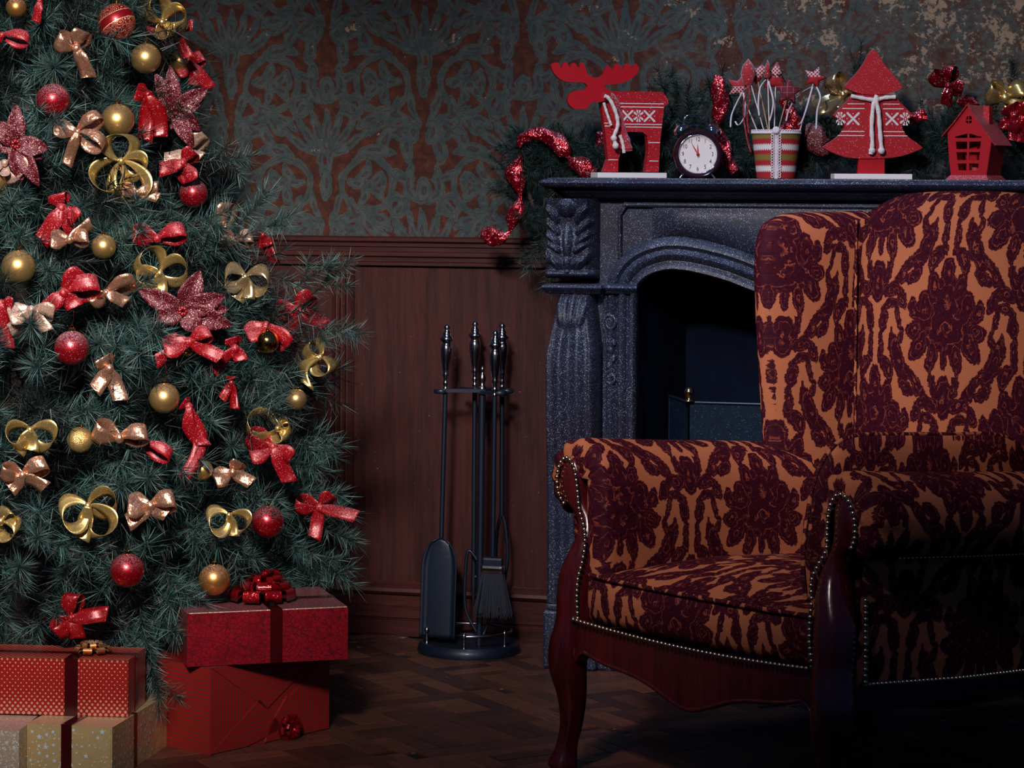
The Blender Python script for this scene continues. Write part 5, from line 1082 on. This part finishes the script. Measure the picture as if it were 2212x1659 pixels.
# ------------------------------------------------------------------ bows on the tree
BW = [  # px, py, material, width px, loops, tails, label
 (165, 105, 'copper_ribbon', 30, [(-42, -22), (15, -38)], [(28, 62)], 'copper bow left of the red swirl bauble'),
 (167, 285, 'copper_ribbon', 22, [(-50, -10), (50, -36), (56, 34, 1.3)], [(-22, 72), ], 'copper bow with pointed tail under the upper left red bauble'),
 (405, 330, 'rose_ribbon', 24, [(38, -38)], [(-50, 14), (30, 10)], 'rose gold bow at the right edge under the poinsettia'),
 (296, 415, 'copper_ribbon', 20, [(-30, -8)], [(45, -14), (46, 12)], 'small copper bow below the big gold ribbon curl'),
 (133, 450, 'red_ribbon', 34, [(-8, -32), (28, 28)], [(-42, 72), (30, 62)], 'red bow with long tails at the left, above the copper bow'),
 (150, 518, 'copper_ribbon', 26, [(-40, -2), (40, -6)], [(46, -36)], 'copper bow between the red bow and a small gold bauble'),
 (340, 515, 'red_ribbon', 28, [(-54, -12), (60, -16)], [], 'bright red bow in the upper middle above a gold curl'),
 (486, 492, 'copper_ribbon', 26, [(6, -54)], [(12, 42)], 'upright copper loop at the right edge of the tree'),
 (508, 520, 'rose_ribbon', 26, [(-28, 6), (38, -8)], [], 'rose gold bow at the right edge beside a red ribbon'),
 (568, 508, 'red_satin_ribbon', 22, [(8, 24)], [(26, 62)], 'narrow red bow at the right silhouette of the tree'),
 (137, 633, 'red_ribbon', 32, [(40, -48), (76, -18)], [(-38, 36), (26, 30)], 'frosted red bow at the left under the dull gold bauble'),
 (229, 632, 'copper_ribbon', 24, [(62, -26), (-32, 24)], [(44, 22)], 'copper bow left of the large central poinsettia'),
 (68, 668, 'rose_ribbon', 26, [(-48, 14), (48, 10)], [(-46, 46), (34, 46)], 'beige bow near the left edge above the frosted red bauble'),
 (2, 655, 'red_ribbon', 26, [(24, 4)], [(16, 95)], 'red bow cut by the left edge at mid height'),
 (640, 668, 'red_ribbon', 28, [(-48, 4), (34, -34)], [(-26, 70), (64, 34)], 'big red bow at the right silhouette with drooping tail'),
 (575, 702, 'red_ribbon', 26, [(-42, 20), (46, 46)], [(-2, 62)], 'red bow in front of the mirror gold ball'),
 (410, 738, 'red_ribbon', 28, [(-56, 12), (44, -22)], [(-72, 42), (68, 34)], 'wide red bow under the central poinsettia'),
 (508, 752, 'red_ribbon', 26, [(-6, -24)], [(-46, 48), (14, 26)], 'small red bow to the right of the wide red bow'),
 (500, 826, 'red_satin_ribbon', 18, [(0, -14)], [(-20, 36), (8, 56)], 'thin dark red bow in the shaded right middle'),
 (236, 796, 'copper_ribbon', 30, [(-14, -26)], [(-30, 46), (26, 68)], 'copper bow with two hanging tails right of the frosted red bauble'),
 (258, 946, 'copper_ribbon', 32, [(-54, -24), (60, -10)], [], 'wide copper bow to the right of the glittered bauble'),
 (308, 957, 'red_ribbon', 22, [(60, 30)], [(-30, -28)], 'red bow loop below the wide copper bow'),
 (408, 878, 'red_ribbon', 27, [(-14, -10)], [(34, 84, -16), (-10, 150, 30)], 'long twisted red ribbon hanging in the middle of the tree'),
 (590, 965, 'red_ribbon', 30, [(-55, -28), (-50, 14), (38, 26)], [(36, 76)], 'red bow at the lower right with one long tail'),
 (48, 1026, 'copper_ribbon', 28, [(-45, -12), (52, -26)], [(-24, 32), (50, 26)], 'copper bow at the lower left edge'),
 (502, 1020, 'copper_ribbon', 26, [(-38, 14), (16, -24)], [(42, 22)], 'copper bow right of the small gold bauble, lower middle'),
 (325, 1092, 'copper_ribbon', 34, [(-48, -4), (52, -14)], [(-48, 36), (38, 16)], 'broad copper bow above the lowest red bauble'),
 (690, 1095, 'red_ribbon', 26, [(-52, -10), (28, -28)], [(-10, 66), (80, 20)], 'red bow with long tails at the lower right silhouette'),
 (155, 1334, 'red_satin_ribbon', 30, [(4, -54), (-36, 30)], [(76, -8), (14, 44)], 'plain red bow hanging just above the dotted gift'),
 (395, 352, 'red_ribbon', 28, [(24, -26), (16, 40)], [(-50, 16)], 'small red bow above the dark red bauble at the right edge'),
 (320, 205, 'red_satin_ribbon', 30, [(-26, -8)], [(-6, 98), (26, 90, 10)], 'tall red ribbon bow beside the upper poinsettia'),
 (413, 138, 'red_ribbon', 24, [(26, -16), (-32, 18)], [(6, 46), (42, 52)], 'red bow above the upper right poinsettia'),
 (372, 62, 'red_ribbon', 22, [(-55, -4)], [(36, 62), (44, -8)], 'frosted red bow behind the top gold curl'),
 (4, 76, 'red_ribbon', 20, [(58, 12)], [(-20, 20)], 'dark red bow cut by the left edge near the top'),
 (86, 2, 'red_ribbon', 18, [], [(-8, 46)], 'thin frosted red ribbon end at the very top'),
]
for px, py, mt, w_, lo, ta, lab in BW:
    bow('ribbon_bow', lab, 'bow', px, py, mt, w_, lo, ta, d=on_tree(px, py, .05), group='ribbon bows on the tree')
GW = [
 (350, 48, 'gold_ribbon', 30, [(-22, -50, 1.4), (52, -16, 1.3), (14, 34, 1.3)], [], 'wide gold ribbon curl at the top right of the tree'),
 (262, 348, 'gold_ribbon', 28, [(-4, -58, 1.8), (50, 22, 1.6), (-44, 62, 1.6), (30, 86, 1.4)], [], 'largest gold ribbon curl below the bright gold bauble'),
 (345, 590, 'gold_ribbon', 28, [(-38, -46, 1.6), (58, -8, 1.5), (-44, 20, 1.3)], [(2, 38)], 'gold ribbon curl above the central poinsettia'),
 (530, 598, 'gold_ribbon_plain', 28, [(-44, 2, 1.6), (50, 14, 1.6)], [(-16, 50), (6, 46)], 'pale gold ribbon arch at the right of the tree'),
 (692, 770, 'gold_ribbon', 24, [(12, 38, 1.7), (-26, -30, 1.4)], [(-24, 66, -26)], 'gold ribbon ring at the right silhouette above a small bauble'),
 (600, 925, 'gold_ribbon', 24, [(-66, -16, 1.3), (26, -8, 1.6), (8, 28, 1.3)], [], 'gold ribbon curl above the lower right red bow'),
 (65, 928, 'gold_ribbon', 28, [(-46, 20, 1.6), (50, 24, 1.6)], [(-24, 48), (4, 44)], 'gold ribbon arch at the left above a copper bow'),
 (190, 1092, 'gold_ribbon', 30, [(-54, 28, 1.7), (60, -10, 1.5), (38, 62, 1.5)], [(-12, 72)], 'large gold ribbon curl at the lower left'),
 (495, 1112, 'gold_ribbon', 24, [(-42, 22, 1.8), (36, 28, 1.8)], [(10, 44)], 'gold ribbon ring at the lower right beside the red bauble'),
 (2, 1125, 'gold_ribbon', 30, [(28, 30, 1.7), (22, -22, 1.4)], [], 'gold ribbon curl cut by the left edge low down'),
 (10, 352, 'rose_ribbon', 28, [(38, 26, 1.6), (-14, 22, 1.4)], [], 'beige gold curl cut by the left edge near the left poinsettia'),
]
for px, py, mt, w_, lo, ta, lab in GW:
    bow('ribbon_curl', lab, 'ribbon curl', px, py, mt, w_, lo, ta, d=on_tree(px, py, .05), group='gold ribbon curls on the tree', open_=1.5, knot=.5)
# ------------------------------------------------------------------ poinsettias
def poinsettia(px, py, tips, w_, lab, d, mt='petal_red', group='glittered poinsettias on the tree'):
    P0 = Pd(px, py, d); k = d/FPX; o = thing('poinsettia', lab, 'artificial flower', P0, face_cam(px, P0), group); rs = random.Random(px)
    for i, (tx, ty) in enumerate(tips):
        e = Vector(((tx-px)*k, 0, -(ty-py)*k)); L = e.length; ed = e.normalized(); pr = Vector((-ed.z, 0, ed.x)); nn = Vector((0, -1, 0)); W = w_*k*rs.uniform(1.15, 1.45); P = []; up_ = rs.uniform(.05, .35); lay = .004*(i % 3); tw = rs.uniform(-.4, .4)
        for a in range(15):
            t = a/14; hw_ = W*.5*math.sin(PI*min(1, t*.93+.07)**.85)**.8+.0004; c = ed*(L*t) + nn*(lay+L*up_*math.sin(PI*t*.8)-L*.12*t*t); rw = []
            for b in range(7):
                u = b/3-1; rw.append(tuple(c+pr*(u*hw_)+nn*(abs(u)*hw_*.35-.0012*(abs(u) < .2)+tw*u*hw_+.0012*math.sin(t*22+b))))
            P.append(rw)
        m = MB(); m.grid(P); m.make('petal', mt, o, smooth=True, solid=.0008)
    m = MB()
    for i in range(7): a = i*.9; m.ball((.006*math.cos(a), -.014-.002*(i % 2), .006*math.sin(a)), .0042, 8, 6)
    m.make('flower_centre', 'red_satin', o, smooth=True)
poinsettia(377, 240, [(335, 158), (367, 142), (449, 190), (440, 215), (433, 282), (415, 318), (354, 285), (329, 247)], 30, 'glittered red poinsettia at the upper right edge of the tree', on_tree(377, 240, .06))
poinsettia(34, 312, [(35, 225), (-8, 262), (104, 320), (92, 342), (85, 404), (47, 393), (-8, 316)], 30, 'glittered dark red poinsettia at the upper left edge', on_tree(34, 312, .06))
poinsettia(395, 672, [(297, 625), (432, 583), (494, 668), (501, 703), (434, 718), (335, 688), (487, 638)], 36, 'large glittered red poinsettia in the centre right of the tree', on_tree(395, 672, .07))
# ------------------------------------------------------------------ garland on the mantel
gl = thing('pine_garland', 'dark pine garland lying along the back of the mantel shelf', 'garland', (XM, -.12, ZS)); pls = []; gp = []
path = [PY(1185, 545, -.14), PY(1160, 470, -.15), PY(1130, 380, -.15), PY(1150, 330, -.15)]+[PY(px, py, -.12) for px, py in ((1200, 345), (1260, 350), (1330, 345), (1400, 330), (1470, 320), (1540, 320), (1620, 330), (1720, 330), (1800, 320), (1900, 320), (2000, 320), (2100, 300), (2200, 310), (2300, 330), (2400, 340))]
m = MB(); m.tube([tuple(p-Vector((XM, -.12, ZS))) for p in path], .005, 8); m.make('wire_stem', 'bark', gl, smooth=True)
fine = cr([tuple(p) for p in path], 14)
for i, p in enumerate(fine):
    for _ in range(1 if i < 44 else 2):
        q = Vector(p)+Vector((random.gauss(0, .015), random.gauss(0, .018), random.gauss(0, .012))); hang = i < 44
        d = Vector((random.gauss(0, .8), random.gauss(-.2, .4), random.gauss(-.3 if hang else .15, .5)))
        q.y = min(q.y, -.125)
        if not hang: q.z = max(q.z, ZS+.03)
        d.y = -abs(d.y)
        pls.append(((q.x-XM, q.y+.12, q.z-ZS), tuple(d), random.random()*6, random.uniform(.3, .5) if hang else random.uniform(.5, .7)))
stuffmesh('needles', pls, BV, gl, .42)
for px, py, dx, dy, s in ((1465, 250, -.15, 1, .75), (1450, 240, -.35, 1, .7), (1500, 250, .4, 1, .8), (1525, 240, .4, 1, .75), (1485, 270, 0, 1, .9), (1545, 260, .5, .9, .8), (1852, 190, .05, 1, .7), (1850, 220, -.1, 1, .7), (2185, 190, .0, 1, .6), (2180, 230, .1, 1, .7), (1122, 430, -.8, .3, .7), (1130, 445, -.9, .8, .5), (2050, 320, -.3, .3, .7), (2010, 350, -.4, -.2, .8), (2020, 300, .3, .5, .8), (1185, 540, .1, -.9, .7), (1175, 500, -.3, -.8, .7), (1170, 420, .4, -.3, .8), (1150, 350, -.3, .7, .6), (1250, 330, .5, .7, .6), (1400, 290, -.3, .9, .7), (1440, 300, .2, 1, .8), (1580, 300, .2, .8, .7), (1780, 330, .3, .4, .8), (1980, 290, .1, .9, .7), (1640, 350, 0, .3, .8)):
    p = PY(px, py, -.15 if px < 1200 else -.14); d = RX*dx+UP*dy-FW*.25
    o = bpy.data.objects.new('branch', random.choice(GM)); COL.objects.link(o); o.parent = gl; o.matrix_local = Matrix.Translation((p.x-XM, p.y+.12, p.z-ZS)) @ orient(d, random.random()*6).to_4x4() @ Matrix.Scale(s, 4)
# foil ribbon pinched into pods
def pods(name, label, pts, Y, mt='red_foil', grp=None):
    P0 = PY(pts[0][0], pts[0][1], Y); o = thing(name, label, 'ribbon', P0, 0, grp); c = cr([(*(PY(x, y, Y+(dy[0] if dy else 0))-P0), w_) for x, y, w_, *dy in pts], 7); k = pxscale(P0); rs = random.Random(pts[0][0]); P = []; n = 18; N_ = len(c)
    for i, (x, y, z, w_) in enumerate(c):
        a = Vector(c[max(i-1, 0)][:3]); b = Vector(c[min(i+1, N_-1)][:3]); t = (b-a).normalized(); pr = t.cross(Vector((0, 1, 0))).normalized(); w2 = max(w_, 3)*k*.5; rw = []
        for j in range(n):
            th = 2*PI*j/n; cr_ = 1+.16*math.sin(3*th+i*.5)+rs.uniform(-.09, .09); rw.append(tuple(Vector((x, y, z))+pr*(math.cos(th)*w2*cr_)+Vector((0, 1, 0))*(math.sin(th)*w2*.45*cr_)))
        P.append(rw)
    m = MB(); m.grid(P, cv=True); m.make('foil', mt, o, smooth=True); return o
pods('foil_ribbon', 'red foil ribbon trailing off the left end of the mantel', [(1040, 503, 22), (1060, 508, 40), (1085, 512, 28), (1100, 500, 8), (1108, 475, 28), (1118, 450, 34), (1124, 425, 8), (1118, 395, 34), (1112, 370, 40), (1118, 345, 24), (1126, 325, 8)], -.20, grp='red foil ribbons on the garland')
pods('foil_ribbon', 'red foil ribbon arching over the garland left of the moose', [(1122, 318, 10), (1128, 300, 22), (1150, 290, 26), (1180, 292, 30), (1205, 310, 38), (1222, 330, 30), (1228, 340, 8), (1240, 350, 28), (1262, 362, 40), (1285, 376, 22)], -.22, grp='red foil ribbons on the garland')
pods('foil_ribbon', 'upright red foil ribbon between the clock and the basket', [(1545, 162, 10), (1552, 180, 30), (1556, 220, 36), (1552, 255, 26), (1548, 272, 8), (1553, 290, 26), (1562, 320, 34), (1572, 350, 30), (1588, 372, 20)], -.19, grp='red foil ribbons on the garland')
pods('foil_ribbon', 'red foil ribbon inside the basket behind the picks', [(1690, 215, 14), (1708, 245, 30), (1715, 268, 34), (1700, 285, 40), (1680, 284, 20)], -.235, grp='red foil ribbons on the garland')
pods('foil_ribbon', 'dull red ribbon between the basket and the fir figure', [(1738, 275, 24), (1760, 295, 50), (1775, 320, 44), (1790, 318, 20), (1805, 315, 14)], -.20, mt='petal_red', grp='red foil ribbons on the garland')
pods('foil_ribbon', 'red foil ribbon end sticking out right of the fir figure', [(1945, 240, 16), (1960, 255, 26), (1985, 252, 24), (2000, 246, 26)], -.20, grp='red foil ribbons on the garland')
pods('foil_ribbon', 'red foil ribbon behind the legs of the moose', [(1290, 285, 10), (1298, 300, 26), (1312, 330, 26), (1340, 362, 20), (1375, 368, 12)], -.16, grp='red foil ribbons on the garland')
bow('foil_bow', 'red foil bow standing above the garland, left of the house lantern', 'bow', 2048, 186, 'red_foil', 22, [(-36, -26), (6, -44), (32, 8)], [(-4, 42)], Y=-.16)
bow('foil_bow', 'glossy red foil bow at the right border beside the house lantern', 'bow', 2192, 250, 'red_foil_clear', 34, [(-12, -22), (30, -10), (-14, 34)], [(6, 56), (28, 40)], Y=-.22)
bow('foil_bow', 'small frosted red bow behind the roof of the house lantern', 'bow', 2092, 232, 'red_foil', 20, [(-14, -22), (16, -14)], [], Y=-.17)
bow('gold_bow', 'shiny gold ribbon bow behind the fir figure', 'bow', 1822, 205, 'gold_ribbon_plain', 26, [(-24, -42, 1.5), (16, -14, 1.5), (-62, 30, .8), (-22, 18, 1.3)], [], Y=-.18)
bow('gold_bow', 'large gold ribbon curl at the top right above the house lantern', 'bow', 2172, 212, 'gold_ribbon', 34, [(-36, -18, 1.7), (46, -12, 1.6), (30, 24, 1.2)], [], Y=-.18)
